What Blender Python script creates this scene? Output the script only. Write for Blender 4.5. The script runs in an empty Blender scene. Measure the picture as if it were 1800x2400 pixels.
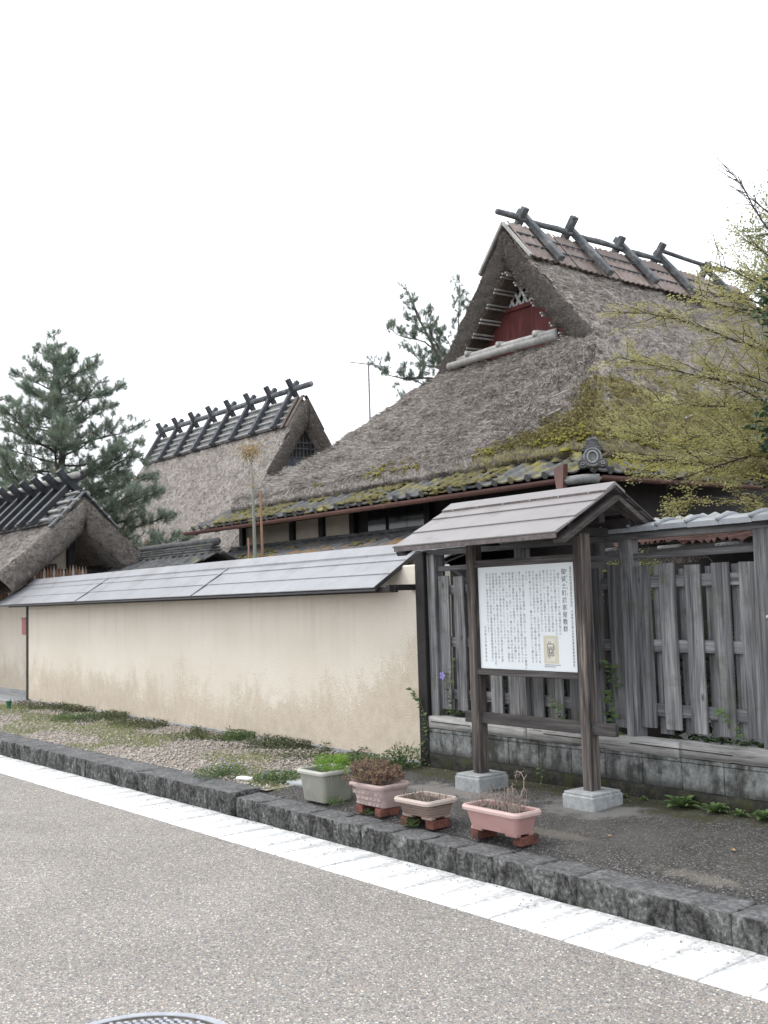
import bpy, math, random
import numpy as np
from mathutils import Vector, Matrix, noise
random.seed(7); RNG = np.random.default_rng(7)
SC = bpy.context.scene; COL = SC.collection
R = math.radians

# ------------------------------------------------------------------ camera, sky, sun, exposure
def make_camera():
    cd = bpy.data.cameras.new('camera'); co = bpy.data.objects.new('camera', cd); COL.objects.link(co)
    cd.sensor_fit = 'VERTICAL'; cd.sensor_height = 44.0; cd.sensor_width = 33.0
    cd.lens = 44.0*2455/2400; cd.clip_start = .1; cd.clip_end = 2000
    rt = Vector((.616, .787, -.029)).normalized()
    fw = Vector((-.783, .616, .085)); fw = (fw-rt*fw.dot(rt)).normalized()
    up = rt.cross(fw)
    m = Matrix((rt, up, -fw)).transposed().to_4x4(); m.translation = (0, 0, 1.6)
    co.matrix_world = m
    cd.dof.use_dof = True; cd.dof.focus_distance = 7.4; cd.dof.aperture_fstop = 6.3
    SC.camera = co
make_camera()
SUN_EL, SUN_AZ = R(52), R(235)          # azimuth measured clockwise from +Y
def make_light():
    w = bpy.data.worlds.new('World'); SC.world = w; w.use_nodes = True
    nt = w.node_tree; nt.nodes.clear()
    out = nt.nodes.new('ShaderNodeOutputWorld'); bg = nt.nodes.new('ShaderNodeBackground')
    sky = nt.nodes.new('ShaderNodeTexSky'); sky.sky_type = 'NISHITA'; sky.sun_disc = False
    sky.sun_elevation = SUN_EL; sky.sun_rotation = SUN_AZ
    sky.air_density = 1.0; sky.dust_density = 6.0; sky.ozone_density = 1.0
    mix = nt.nodes.new('ShaderNodeMix'); mix.data_type = 'RGBA'     # thick bright overcast over the clear sky
    mix.inputs[0].default_value = .9
    nt.links.new(sky.outputs[0], mix.inputs[6]); mix.inputs[7].default_value = (7.7, 7.95, 8.3, 1)
    nt.links.new(mix.outputs[2], bg.inputs[0]); bg.inputs[1].default_value = .15
    nt.links.new(bg.outputs[0], out.inputs[0])
    l = bpy.data.lights.new('sun', 'SUN'); l.energy = .8; l.angle = R(18); l.color = (1, .96, .9)
    o = bpy.data.objects.new('sun', l); COL.objects.link(o)
    d = Vector((math.sin(SUN_AZ)*math.cos(SUN_EL), math.cos(SUN_AZ)*math.cos(SUN_EL), math.sin(SUN_EL)))
    o.rotation_euler = d.to_track_quat('Z', 'Y').to_euler(); o.location = d*40
    v = SC.view_settings; v.view_transform = 'Standard'; v.look = 'None'; v.exposure = 0.78; v.gamma = 1.0
    SC.cycles.max_bounces = 6; SC.cycles.diffuse_bounces = 3; SC.cycles.glossy_bounces = 2
    SC.cycles.transparent_max_bounces = 8; SC.cycles.use_adaptive_sampling = True
    SC.cycles.use_denoising = True
make_light()

# ------------------------------------------------------------------ helpers
def gz(x, y):                            # footway height
    return .15+(y-4.2)*(.03+.008*max(0, min(x+7, 6)))
KS = .028; KA = math.atan(KS)
def kerb_y(x): return 4.284+KS*x         # foot of the kerb
def tag(o, label=None, cat=None, group=None, kind=None):
    if label: o['label'] = label
    if cat: o['category'] = cat
    if group: o['group'] = group
    if kind: o['kind'] = kind
    return o
def empty(name, loc, label=None, cat=None, group=None, kind=None):
    o = bpy.data.objects.new(name, None); COL.objects.link(o); o.location = loc; o.empty_display_size = .1
    return tag(o, label, cat, group, kind)
def origin_of(p):
    v = Vector((0, 0, 0))
    while p is not None: v = v+p.location; p = p.parent
    return v
def link(me, name, parent=None, loc=(0, 0, 0), rot=(0, 0, 0)):
    o = bpy.data.objects.new(name, me); COL.objects.link(o); o.location = loc; o.rotation_euler = rot
    if parent: o.parent = parent
    return o
def basis(p0, p1, up=(0, 0, 1)):
    d = (Vector(p1)-Vector(p0)).normalized(); u = Vector(up)
    if abs(d.dot(u)) > .99: u = Vector((0, 1, 0))
    s = d.cross(u).normalized(); return d, s, s.cross(d)
class MB:
    def __init__(s): s.v = []; s.f = []
    def add(s, vs, fs):
        b = len(s.v); s.v += [tuple(p) for p in vs]; s.f += [tuple(i+b for i in q) for q in fs]; return s
    def box(s, c, size, rot=None, b=.004, jit=0, taper=None):
        hx, hy, hz = size[0]/2, size[1]/2, size[2]/2; h = (hx, hy, hz); b = min(b, hx*.45, hy*.45, hz*.45)
        idx = {}; vs = []; S = (-1, 1)
        for sx in S:
            for sy in S:
                for sz in S:
                    sg = (sx, sy, sz)
                    for a in range(3):
                        p = [sg[k]*(h[k]-(0 if k == a else b)) for k in range(3)]
                        if taper: t = (p[2]/hz+1)/2; p[0] *= 1+(taper-1)*t; p[1] *= 1+(taper-1)*t
                        if jit: p = [q+random.uniform(-jit, jit) for q in p]
                        idx[sg+(a,)] = len(vs); vs.append(Vector(p))
        fs = []
        for a in range(3):
            o1, o2 = [k for k in range(3) if k != a]
            for sa in S:
                q = []
                for s1, s2 in ((-1, -1), (1, -1), (1, 1), (-1, 1)):
                    g = [0]*3; g[a] = sa; g[o1] = s1; g[o2] = s2; q.append(idx[tuple(g)+(a,)])
                fs.append(q)
            for s1 in S:
                for s2 in S:
                    q = []
                    for ax, sc in ((o1, -1), (o1, 1), (o2, 1), (o2, -1)):
                        g = [0]*3; g[o1] = s1; g[o2] = s2; g[a] = sc; q.append(idx[tuple(g)+(ax,)])
                    fs.append(q)
        for g in [(x, y, z) for x in S for y in S for z in S]: fs.append([idx[g+(a,)] for a in range(3)])
        ff = []
        for q in fs:
            n = (vs[q[1]]-vs[q[0]]).cross(vs[q[2]]-vs[q[0]]); cc = sum((vs[i] for i in q), Vector())/len(q)
            ff.append(q if n.dot(cc) > 0 else q[::-1])
        M3 = rot if rot is not None else Matrix.Identity(3); c = Vector(c)
        return s.add([c+M3 @ p for p in vs], ff)
    def beam(s, p0, p1, w, h, up=(0, 0, 1), b=.004, jit=0):
        p0 = Vector(p0); p1 = Vector(p1); d, sd, u = basis(p0, p1, up)
        return s.box((p0+p1)/2, (w, h, (p1-p0).length), Matrix((sd, u, d)).transposed() if Matrix((sd, u, d)).determinant() > 0 else Matrix((-sd, u, d)).transposed(), b, jit)
    def tube(s, pts, rad, n=8, cap=True):
        pts = [Vector(p) for p in pts]; m = len(pts)
        if not hasattr(rad, '__len__'): rad = [rad]*m
        vs = []; fs = []; prev = None
        for i, p in enumerate(pts):
            d = (pts[min(i+1, m-1)]-pts[max(i-1, 0)]).normalized()
            if prev is None:
                u = Vector((0, 0, 1)) if abs(d.z) < .9 else Vector((1, 0, 0))
                a = d.cross(u).normalized()
            else: a = (prev-d*prev.dot(d)).normalized()
            prev = a; b = d.cross(a)
            for k in range(n):
                t = 2*math.pi*k/n; vs.append(p+(a*math.cos(t)+b*math.sin(t))*rad[i])
        for i in range(m-1):
            for k in range(n):
                k2 = (k+1) % n; fs.append((i*n+k, i*n+k2, (i+1)*n+k2, (i+1)*n+k))
        if cap: fs.append(tuple(range(n))[::-1]); fs.append(tuple((m-1)*n+k for k in range(n)))
        return s.add(vs, fs)
    def prism(s, poly, to3, d0, d1):     # closed polygon extruded between d0 and d1, to3(a,b,d)->xyz
        n = len(poly); vs = [to3(a, b, d0) for a, b in poly]+[to3(a, b, d1) for a, b in poly]
        fs = [tuple(range(n))[::-1], tuple(range(n, 2*n))]+[(i, (i+1) % n, n+(i+1) % n, n+i) for i in range(n)]
        return s.add(vs, fs)
    def sheet(s, fn, nu, nv):
        b = len(s.v)
        for i in range(nu+1):
            for j in range(nv+1): s.v.append(tuple(fn(i/nu, j/nv)))
        for i in range(nu):
            for j in range(nv):
                a = b+i*(nv+1)+j; s.f.append((a, a+1, a+nv+2, a+nv+1))
        return s
    def lathe(s, prof, c=(0, 0, 0), n=16):
        c = Vector(c); vs = []; fs = []
        for r, z in prof:
            for k in range(n): t = 2*math.pi*k/n; vs.append(c+Vector((r*math.cos(t), r*math.sin(t), z)))
        for i in range(len(prof)-1):
            for k in range(n): k2 = (k+1) % n; fs.append((i*n+k, i*n+k2, (i+1)*n+k2, (i+1)*n+k))
        return s.add(vs, fs)
    def mesh(s, name, mat, smooth=False, shift=None):
        me = bpy.data.meshes.new(name)
        v = s.v if shift is None else [(p[0]-shift[0], p[1]-shift[1], p[2]-shift[2]) for p in s.v]
        me.from_pydata(v, [], s.f); me.materials.append(mat)
        if smooth: me.polygons.foreach_set('use_smooth', [True]*len(me.polygons))
        me.update(); return me
    def obj(s, name, mat, parent=None, smooth=False, local=False, **kw):
        sh = None if (parent is None or local) else origin_of(parent)
        o = link(s.mesh(name, mat, smooth, sh), name, parent); return tag(o, **kw)
    def own(s, name, mat, parent=None, c=(0, 0, 0), smooth=False, **kw):   # origin at c (world), so that textures follow the piece
        o = link(s.mesh(name, mat, smooth, c), name, parent, Vector(c)-(origin_of(parent) if parent else Vector((0, 0, 0))))
        return tag(o, **kw)
def np_mesh(name, V, F, mat, parent=None, **kw):       # V (n,3), F (m,k) in world coordinates
    V = np.asarray(V, dtype=np.float32); F = np.asarray(F, dtype=np.int32)
    if parent is not None: V = V-np.array(origin_of(parent), dtype=np.float32)
    me = bpy.data.meshes.new(name); k = F.shape[1]
    me.vertices.add(len(V)); me.vertices.foreach_set('co', V.ravel())
    me.loops.add(F.size); me.loops.foreach_set('vertex_index', F.ravel())
    me.polygons.add(len(F)); me.polygons.foreach_set('loop_start', np.arange(len(F), dtype=np.int32)*k)
    me.update(calc_edges=True); me.materials.append(mat)
    return tag(link(me, name, parent), **kw)
def unit(a): return a/np.maximum(np.linalg.norm(a, axis=-1, keepdims=True), 1e-9)
def leaf_arrays(P, D, L, W, fold=.15, roll=None):      # rhombus leaves at P along D
    n = len(P); D = unit(D); r = RNG.normal(size=(n, 3)) if roll is None else roll+RNG.normal(size=(n, 3))*.45
    S = unit(np.cross(D, r)); N = np.cross(S, D); L = np.asarray(L).reshape(-1, 1)*np.ones((n, 1)); W = np.asarray(W).reshape(-1, 1)*np.ones((n, 1))
    mid = P+D*L*.45
    V = np.stack([P, mid+S*W/2+N*L*fold, P+D*L-N*L*fold*.6, mid-S*W/2+N*L*fold], 1).reshape(-1, 3)
    return V, np.arange(n*4).reshape(-1, 4)
def blade_arrays(P, D, L, W, bend=0):                  # thin pointed triangles
    n = len(P); D = unit(D); S = unit(np.cross(D, RNG.normal(size=(n, 3))))
    L = np.asarray(L).reshape(-1, 1)*np.ones((n, 1)); W = np.asarray(W).reshape(-1, 1)*np.ones((n, 1))
    T = P+D*L; T[:, 2] -= bend*L[:, 0]
    V = np.stack([P-S*W/2, P+S*W/2, T], 1).reshape(-1, 3)
    return V, np.arange(n*3).reshape(-1, 3)
def rough_box(c, size, rot=None, seg=.06, amp=.012, seed=0, rnd=.02):
    mb = MB(); hx, hy, hz = size[0]/2, size[1]/2, size[2]/2; key = {}
    nx, ny, nz = [max(2, int(q/seg)) for q in size]; n = (nx, ny, nz); h = (hx, hy, hz)
    M3 = rot if rot is not None else Matrix.Identity(3); c = Vector(c); so = Vector((seed*3.7, seed*1.3, seed*2.1))
    def vid(i):
        if i in key: return key[i]
        p = Vector([(2*i[k]/n[k]-1)*h[k] for k in range(3)]); q = Vector([max(-(h[k]-rnd), min(h[k]-rnd, p[k])) for k in range(3)])
        d = p-q; p = q+d.normalized()*rnd if d.length > rnd else p
        nn = Vector(noise.noise_vector((p+so)*9))+.5*Vector(noise.noise_vector((p+so)*23)); p = p+nn*amp
        key[i] = len(mb.v); mb.v.append(tuple(c+M3 @ p)); return key[i]
    for a in range(3):
        o1, o2 = (a+1) % 3, (a+2) % 3
        for sd in (0, n[a]):
            for i in range(n[o1]):
                for j in range(n[o2]):
                    q = []
                    for di, dj in ((0, 0), (1, 0), (1, 1), (0, 1)):
                        g = [0]*3; g[a] = sd; g[o1] = i+di; g[o2] = j+dj; q.append(vid(tuple(g)))
                    mb.f.append(tuple(q) if sd else tuple(q[::-1]))
    return mb

# ------------------------------------------------------------------ materials
class NT:
    def __init__(s, name):
        s.m = bpy.data.materials.new(name); s.m.use_nodes = True; s.t = s.m.node_tree; s.t.nodes.clear()
        s.out = s.t.nodes.new('ShaderNodeOutputMaterial'); s.b = s.t.nodes.new('ShaderNodeBsdfPrincipled')
        s.t.links.new(s.b.outputs[0], s.out.inputs[0])
    def n(s, typ, ins=None, **pr):
        nd = s.t.nodes.new(typ)
        for k, v in pr.items(): setattr(nd, k, v)
        for k, v in (ins or {}).items(): s.set(nd.inputs[k], v)
        return nd
    def set(s, sock, v):
        if isinstance(v, bpy.types.NodeSocket): s.t.links.new(v, sock)
        elif isinstance(v, (tuple, list)) and len(v) == 3 and sock.type == 'RGBA': sock.default_value = (*v, 1)
        else: sock.default_value = v
    def math(s, op, a, b=0.0, clamp=False):
        nd = s.n('ShaderNodeMath', {0: a, 1: b}, operation=op); nd.use_clamp = clamp; return nd.outputs[0]
    def coords(s, kind='Object', scale=(1, 1, 1), rnd=True):
        if kind == 'World': v = s.n('ShaderNodeNewGeometry').outputs['Position']
        else: v = s.n('ShaderNodeTexCoord').outputs[kind]
        if rnd and kind == 'Object':
            r = s.n('ShaderNodeObjectInfo').outputs['Random']; k = s.math('MULTIPLY', r, 37.0)
            c = s.n('ShaderNodeCombineXYZ', {0: k, 1: k, 2: k}).outputs[0]; v = s.n('ShaderNodeVectorMath', {0: v, 1: c}, operation='ADD').outputs[0]
        return s.n('ShaderNodeMapping', {0: v, 3: scale}).outputs[0]
    def noise(s, v, scale=5, detail=5, rough=.6, dist=0):
        return s.n('ShaderNodeTexNoise', {'Vector': v, 'Scale': scale, 'Detail': detail, 'Roughness': rough, 'Distortion': dist}).outputs[0]
    def ramp(s, f, stops):
        nd = s.n('ShaderNodeValToRGB', {0: f}); e = nd.color_ramp.elements
        while len(e) < len(stops): e.new(.5)
        for el, (p, c) in zip(e, stops): el.position = p; el.color = (*c, 1) if len(c) == 3 else c
        return nd.outputs[0]
    def step(s, f, a, b): return s.n('ShaderNodeMapRange', {0: f, 1: a, 2: b, 3: 0.0, 4: 1.0}, interpolation_type='SMOOTHSTEP').outputs[0]
    def mix(s, f, a, b, mode='MIX'):
        nd = s.n('ShaderNodeMix', data_type='RGBA', blend_type=mode); s.set(nd.inputs[0], f); s.set(nd.inputs[6], a); s.set(nd.inputs[7], b); return nd.outputs[2]
    def xyz(s, v): return s.n('ShaderNodeSeparateXYZ', {0: v}).outputs
    def bump(s, h, st=.4, dist=.01, nrm=None):
        ins = {'Strength': st, 'Distance': dist, 'Height': h}
        if nrm is not None: ins['Normal'] = nrm
        return s.n('ShaderNodeBump', ins).outputs[0]
    def done(s, col, rough=.8, nrm=None, spec=.3, metal=0.0, **kw):
        s.set(s.b.inputs['Base Color'], col); s.set(s.b.inputs['Roughness'], rough); s.set(s.b.inputs['Metallic'], metal)
        s.set(s.b.inputs['Specular IOR Level'], spec)
        if nrm is not None: s.set(s.b.inputs['Normal'], nrm)
        for k, v in kw.items(): s.set(s.b.inputs[k], v)
        return s.m
def mat(name, cols, scale=6, stretch=(1, 1, 1), rough=.75, bump=.3, dist=.006, fine=4.0, spec=.3, metal=0.0, coord='Object', var=.25, lo=.3, hi=.7, dirt=None):
    n = NT(name); v = n.coords(coord, stretch); a = n.noise(v, scale, 6, .62, .3); f = n.noise(v, scale*fine, 4, .6)
    mx = n.math('ADD', n.math('MULTIPLY', a, .65), n.math('MULTIPLY', f, .35))
    k = len(cols); c = n.ramp(mx, [(lo+(hi-lo)*i/max(1, k-1), cols[i]) for i in range(k)])
    if var:
        r = n.n('ShaderNodeObjectInfo').outputs['Random']; c = n.mix(1.0, c, n.ramp(r, [(0, (1-var,)*3), (1, (1+var*.4,)*3)]), 'MULTIPLY')
    if dirt:
        w = n.noise(n.coords('World', (1, 1, 1)), dirt[1], 5, .65, .2); c = n.mix(n.step(w, dirt[2], dirt[2]+.16), c, dirt[0])
    return n.done(c, rough, n.bump(mx, bump, dist), spec, metal)
M = {}
GW = [(.045, .045, .048), (.12, .12, .127), (.205, .205, .212), (.33, .325, .32)]
def wood(name, cols, axis=2, rough=.85, bump=.5, moss=0.0, knots=True, var=.35):
    n = NT(name); st = [52, 52, 52]; st[axis] = 1.5; v = n.coords('Object', tuple(st))
    a = n.noise(v, 1.0, 7, .68, .6); st2 = [9, 9, 9]; st2[axis] = 1.1; b = n.noise(n.coords('Object', tuple(st2)), 1.0, 4, .6, 1.2)
    mx = n.math('ADD', n.math('MULTIPLY', a, .6), n.math('MULTIPLY', b, .4))
    k = len(cols); c = n.ramp(mx, [(.36+.27*i/(k-1), cols[i]) for i in range(k)])
    if knots:
        st3 = [7, 7, 7]; st3[axis] = 3.2; vo = n.n('ShaderNodeTexVoronoi', {'Vector': n.coords('Object', tuple(st3)), 'Scale': 1.0}).outputs['Distance']
        c = n.mix(n.math('MULTIPLY', n.math('SUBTRACT', 1.0, n.step(vo, .05, .12)), .75), c, (.05, .047, .045))
    r = n.n('ShaderNodeObjectInfo').outputs['Random']; c = n.mix(1.0, c, n.ramp(r, [(0, (1-var,)*3), (1, (1.12,)*3)]), 'MULTIPLY')
    if moss:
        w = n.noise(n.coords('World'), 5, 5, .65); c = n.mix(n.math('MULTIPLY', n.step(w, .5, .68), moss), c, (.075, .085, .05))
    return n.done(c, rough, n.bump(mx, bump, .006), .25)
def build_materials():
    M['fence_z'] = wood('grey_weathered_boards', GW, 2, moss=.45)
    M['fence_x'] = wood('grey_weathered_rails', GW, 0, moss=.2, knots=False)
    M['sill'] = wood('bleached_timber', [(.10, .098, .092), (.26, .255, .245), (.36, .355, .345), (.44, .435, .42)], 0, bump=.9, knots=False)
    M['signwood_z'] = wood('brown_grey_post', [(.016, .014, .015), (.06, .052, .049), (.125, .108, .10), (.27, .215, .17)], 2, knots=True)
    M['signwood_x'] = wood('brown_grey_beam', [(.03, .028, .028), (.06, .055, .054), (.095, .088, .085), (.16, .15, .145)], 0, knots=False)
    M['signwood_y'] = wood('dark_barge_board', [(.022, .02, .02), (.05, .044, .042), (.08, .07, .066), (.12, .11, .105)], 1, knots=False)
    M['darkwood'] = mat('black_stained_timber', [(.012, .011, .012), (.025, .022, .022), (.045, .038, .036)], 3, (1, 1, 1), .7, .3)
    M['chigi'] = mat('tarred_ridge_timber', [(.03, .034, .04), (.06, .066, .075), (.10, .107, .118)], 5, rough=.7, bump=.4)
    M['chigi_old'] = mat('weathered_ridge_timber', [(.045, .05, .055), (.11, .118, .125), (.24, .245, .25)], 4, rough=.8, bump=.5)
    M['gate_chigi'] = mat('black_ridge_board', [(.012, .014, .018), (.022, .025, .03), (.05, .053, .06)], 5, rough=.5, bump=.3)
    M['bamboo'] = mat('grey_bamboo', [(.2, .2, .195), (.33, .325, .31), (.46, .45, .43)], 7, rough=.6, bump=.2)
    M['bamboo_dark'] = mat('split_bamboo_lining', [(.04, .032, .028), (.09, .07, .06), (.15, .12, .1)], 7, rough=.7, bump=.3)
    M['redwood'] = mat('red_ochre_boards', [(.05, .014, .014), (.105, .028, .027), (.15, .05, .045)], 2.2, (3, 3, .6), .8, .3, var=.12)
    M['lattice'] = mat('white_lattice_paint', [(.4, .4, .4), (.62, .62, .61)], 8, rough=.7)
    M['plaster_far'] = mat('old_cream_plaster', [(.40, .35, .28), (.5, .44, .36), (.56, .5, .42)], 2.2, rough=.9, coord='World', var=.08)
    M['gutter'] = mat('brown_copper_gutter', [(.085, .042, .036), (.13, .062, .052), (.165, .083, .071)], 5, rough=.5, spec=.5, bump=.1)
    M['tile'] = mat('grey_clay_tile', [(.055, .057, .06), (.105, .107, .11), (.17, .17, .17)], 9, rough=.75, bump=.4, dirt=((.2, .18, .06), 3.2, .5))
    M['tile_rust'] = mat('stained_clay_tile', [(.09, .092, .098), (.17, .172, .178), (.25, .25, .25)], 8, rough=.6, bump=.3, dirt=((.33, .2, .08), 1.5, .5))
    M['tile_dark'] = mat('dark_ridge_tile', [(.035, .036, .038), (.08, .082, .085), (.15, .15, .148)], 9, rough=.75, bump=.5, dirt=((.16, .155, .07), 4.5, .58))
    M['silver_tile'] = mat('silver_grey_glazed_tile', [(.17, .183, .2), (.235, .25, .27), (.31, .327, .35)], 6, rough=.33, spec=.6, bump=.1, dirt=((.2, .21, .22), 9, .6))
    M['oni'] = mat('pale_ogre_tile', [(.11, .115, .115), (.2, .205, .205), (.27, .275, .275)], 12, rough=.75, bump=.35)
    M['ridge_sheet'] = mat('pinkish_ridge_sheet', [(.16, .125, .113), (.235, .19, .172), (.31, .262, .242)], 5, rough=.8, bump=.4)
    M['wall_roof'] = mat('pale_grey_steel_panel', [(.185, .19, .205), (.22, .226, .242), (.25, .256, .272)], 3, rough=.42, spec=.5, bump=.03, var=.06, dirt=((.175, .175, .182), 2.2, .5))
    M['sign_roof'] = mat('taupe_steel_panel', [(.175, .162, .162), (.2, .186, .186), (.225, .21, .21)], 3, rough=.45, spec=.5, bump=.04, var=.06, dirt=((.15, .138, .136), 3.5, .52))
    M['steel_edge'] = mat('dark_steel_edge', [(.03, .03, .033), (.06, .06, .065)], 6, rough=.45)
    M['brown_edge'] = mat('dirty_brown_flashing', [(.045, .035, .034), (.10, .085, .084), (.17, .15, .15)], 28, rough=.6)
    M['block'] = block_mat()
    M['footing'] = mat('blackened_mossy_footing', [(.012, .012, .011), (.028, .027, .023), (.07, .068, .06)], 12, rough=.95, bump=.9, dist=.015, coord='World', dirt=((.035, .038, .015), 7, .5))
    M['stone_foot'] = mat('pale_concrete_footing', [(.2, .21, .215), (.33, .345, .35), (.43, .45, .455)], 14, rough=.9, bump=.4, coord='World', dirt=((.13, .14, .145), 7, .58))
    M['plinth'] = mat('grey_plinth_block', [(.27, .285, .295), (.33, .345, .355), (.4, .41, .415)], 15, rough=.9, bump=.3)
    M['board'] = mat('white_notice_panel', [(.70, .74, .76), (.72, .76, .78)], 2, rough=.25, spec=.4, bump=0, var=0)
    M['ink'] = mat('dark_ink', [(.03, .035, .045), (.04, .045, .05)], 2, rough=.5, bump=0, var=0)
    M['ink_soft'] = mat('grey_ink', [(.11, .12, .13), (.13, .14, .15)], 2, rough=.5, bump=0, var=0)
    M['map_tan'] = mat('printed_map_tan', [(.5, .47, .38), (.58, .55, .46), (.56, .5, .33)], 30, rough=.4, bump=0, var=0)
    M['map_pale'] = mat('printed_map_pale', [(.60, .58, .5), (.66, .64, .56)], 30, rough=.4, bump=0, var=0)
    M['stucco'] = stucco_mat(); M['road'] = road_mat(); M['asphalt'] = asphalt_mat(); M['kerb'] = kerb_mat(); M['slab'] = slab_mat()
    M['thatch'] = thatch_mat('grey_thatch', True); M['thatch_far'] = thatch_mat('dry_grey_thatch', False)
    M['straw'] = straw_mat('thatch_straw', True); M['straw_far'] = straw_mat('dry_thatch_straw', False)
    M['straw_dark'] = mat('weathered_thatch_ends', [(.07, .062, .056), (.2, .183, .168), (.42, .39, .36)], 34, rough=1, bump=0, coord='World', var=0)
    M['moss'] = mat('yellow_green_moss', [(.07, .066, .017), (.17, .155, .032), (.27, .235, .055)], 16, rough=1, bump=.6, dist=.01, coord='World', var=0)
    M['moss_dull'] = mat('olive_moss', [(.05, .046, .022), (.12, .108, .045), (.2, .175, .08)], 16, rough=1, bump=.6, dist=.01, coord='World', var=0)
    M['bark'] = mat('grey_brown_bark', [(.03, .026, .023), (.075, .066, .06), (.13, .12, .11)], 9, (1, 1, .35), .9, .6, coord='World')
    M['twig'] = mat('dark_twig', [(.03, .026, .024), (.07, .06, .055)], 12, rough=.85, coord='World')
    M['deadtwig'] = mat('dead_stems', [(.14, .11, .095), (.27, .22, .19), (.38, .33, .29)], 20, rough=.9, coord='World', bump=0)
    for k, c, tr in [('pine', [(.11, .15, .115), (.2, .25, .19), (.3, .36, .275)], .45), ('pine_far', [(.10, .135, .105), (.15, .19, .145), (.2, .24, .18)], .35),  # pine greens paled, veiling glare put into their colour
                     ('maple', [(.27, .265, .10), (.40, .385, .17), (.52, .5, .27)], .5), ('evergreen', [(.018, .034, .018), (.035, .065, .03), (.06, .10, .045)], .15),
                     ('farleaf', [(.16, .19, .1), (.25, .28, .15), (.36, .38, .22)], .45), ('weed', [(.055, .095, .035), (.11, .175, .065), (.18, .25, .1)], .3),
                     ('grass', [(.13, .16, .05), (.22, .26, .09), (.32, .34, .15)], .35), ('clover', [(.045, .06, .03), (.10, .125, .06), (.17, .13, .09)], .2),
                     ('parsley', [(.14, .26, .04), (.22, .38, .06), (.32, .46, .12)], .4), ('sedum', [(.13, .07, .06), (.24, .15, .115), (.25, .28, .12)], .25),
                     ('candle', [(.28, .13, .06), (.4, .22, .12)], .1), ('redleaf', [(.2, .22, .06), (.3, .22, .09), (.42, .24, .13)], .4), ('darkleaf', [(.012, .022, .01), (.03, .05, .02), (.06, .09, .035)], .15)]:
        M[k] = leaf_mat(k+'_foliage', c, tr)
    M['gravel'] = mat('mixed_gravel', [(.09, .085, .08), (.26, .235, .21), (.40, .36, .32), (.58, .55, .51)], 24, rough=.85, bump=0, coord='World', lo=.34, hi=.64, fine=2.2, var=0)
    M['gravel_bed'] = mat('gravel_soil', [(.13, .115, .10), (.26, .225, .19), (.42, .37, .32)], 45, rough=.95, bump=.8, coord='World', var=0)
    M['soil'] = mat('dark_potting_soil', [(.03, .025, .02), (.07, .055, .045), (.12, .1, .08)], 40, rough=1, bump=.8, coord='World', var=0)
    M['yard'] = mat('yard_earth', [(.08, .07, .055), (.14, .12, .1)], 5, rough=1, coord='World', var=0)
    M['pot_green'] = mat('sage_plastic', [(.225, .23, .195), (.27, .275, .235), (.315, .32, .28)], 4, rough=.5, bump=.05, dirt=((.22, .225, .19), 8, .56))
    M['pot_pink'] = mat('faded_pink_plastic', [(.31, .235, .222), (.365, .28, .262), (.41, .325, .30)], 4, rough=.55, bump=.05, dirt=((.3, .215, .19), 9, .56))
    M['pot_beige'] = mat('faded_beige_plastic', [(.25, .188, .16), (.295, .22, .186), (.34, .262, .225)], 4, rough=.55, bump=.05, dirt=((.24, .19, .16), 9, .58))
    M['pot_rose'] = mat('rose_plastic', [(.30, .172, .16), (.355, .207, .193), (.4, .255, .235)], 3, rough=.45, bump=.05, dirt=((.32, .19, .17), 8, .58))
    M['rim_beige'] = mat('bleached_rim', [(.4, .33, .29), (.46, .39, .35)], 6, rough=.5, bump=.05)
    M['rim_rose'] = mat('bleached_rose_rim', [(.42, .3, .283), (.47, .355, .333)], 6, rough=.5, bump=.05)
    M['rim_green'] = mat('bleached_sage_rim', [(.34, .34, .3), (.39, .39, .35)], 6, rough=.5, bump=.05)
    M['brick'] = mat('red_brick', [(.07, .03, .024), (.145, .056, .044), (.21, .09, .072)], 18, rough=.9, bump=.5, dirt=((.05, .035, .03), 9, .52))
    M['iron'] = mat('worn_cast_iron', [(.27, .285, .32), (.35, .365, .4), (.42, .435, .47)], 12, rough=.5, bump=.15, metal=.2, var=0)
    M['iron_dark'] = mat('gritty_iron_recess', [(.06, .055, .05), (.2, .18, .16)], 40, rough=.9, bump=.4, coord='World', var=0)
    M['mailbox'] = mat('faded_red_metal', [(.3, .09, .085), (.38, .125, .115)], 4, rough=.5, bump=.05)
    M['rust'] = mat('rusty_sheet', [(.04, .022, .019), (.085, .042, .036), (.14, .08, .07)], 4, rough=.85, bump=.3, coord='World', dirt=((.22, .2, .19), 3, .6))
    M['zinc'] = mat('pale_zinc_sheet', [(.28, .3, .3), (.42, .44, .44), (.5, .52, .52)], 3, rough=.5, bump=.1, coord='World', dirt=((.28, .17, .11), 3, .58))
    M['white_plastic'] = mat('white_plastic', [(.68, .69, .7), (.75, .76, .77)], 4, rough=.4, bump=0)
    M['green_plastic'] = mat('green_plastic', [(.02, .12, .07), (.03, .16, .1)], 4, rough=.4, bump=0)
    M['antenna'] = mat('grey_metal_pole', [(.2, .2, .21), (.3, .3, .31)], 8, rough=.5, metal=.4)
    M['stake'] = mat('orange_brown_stake', [(.16, .085, .05), (.27, .15, .1)], 10, (4, 4, .5), rough=.8)
    M['palestem'] = mat('pale_grey_stem', [(.2, .2, .17), (.3, .3, .26)], 10, (4, 4, .5), rough=.8)
    M['petal'] = mat('violet_petal', [(.24, .2, .55), (.35, .3, .66)], 10, rough=.6, bump=0)
    M['glass'] = mat('dark_old_glass', [(.012, .015, .018), (.022, .026, .03)], 2, rough=.12, spec=.5, bump=0)
    M['screw'] = mat('screw_steel', [(.3, .28, .26), (.4, .37, .34)], 10, rough=.4, metal=.6)
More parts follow.
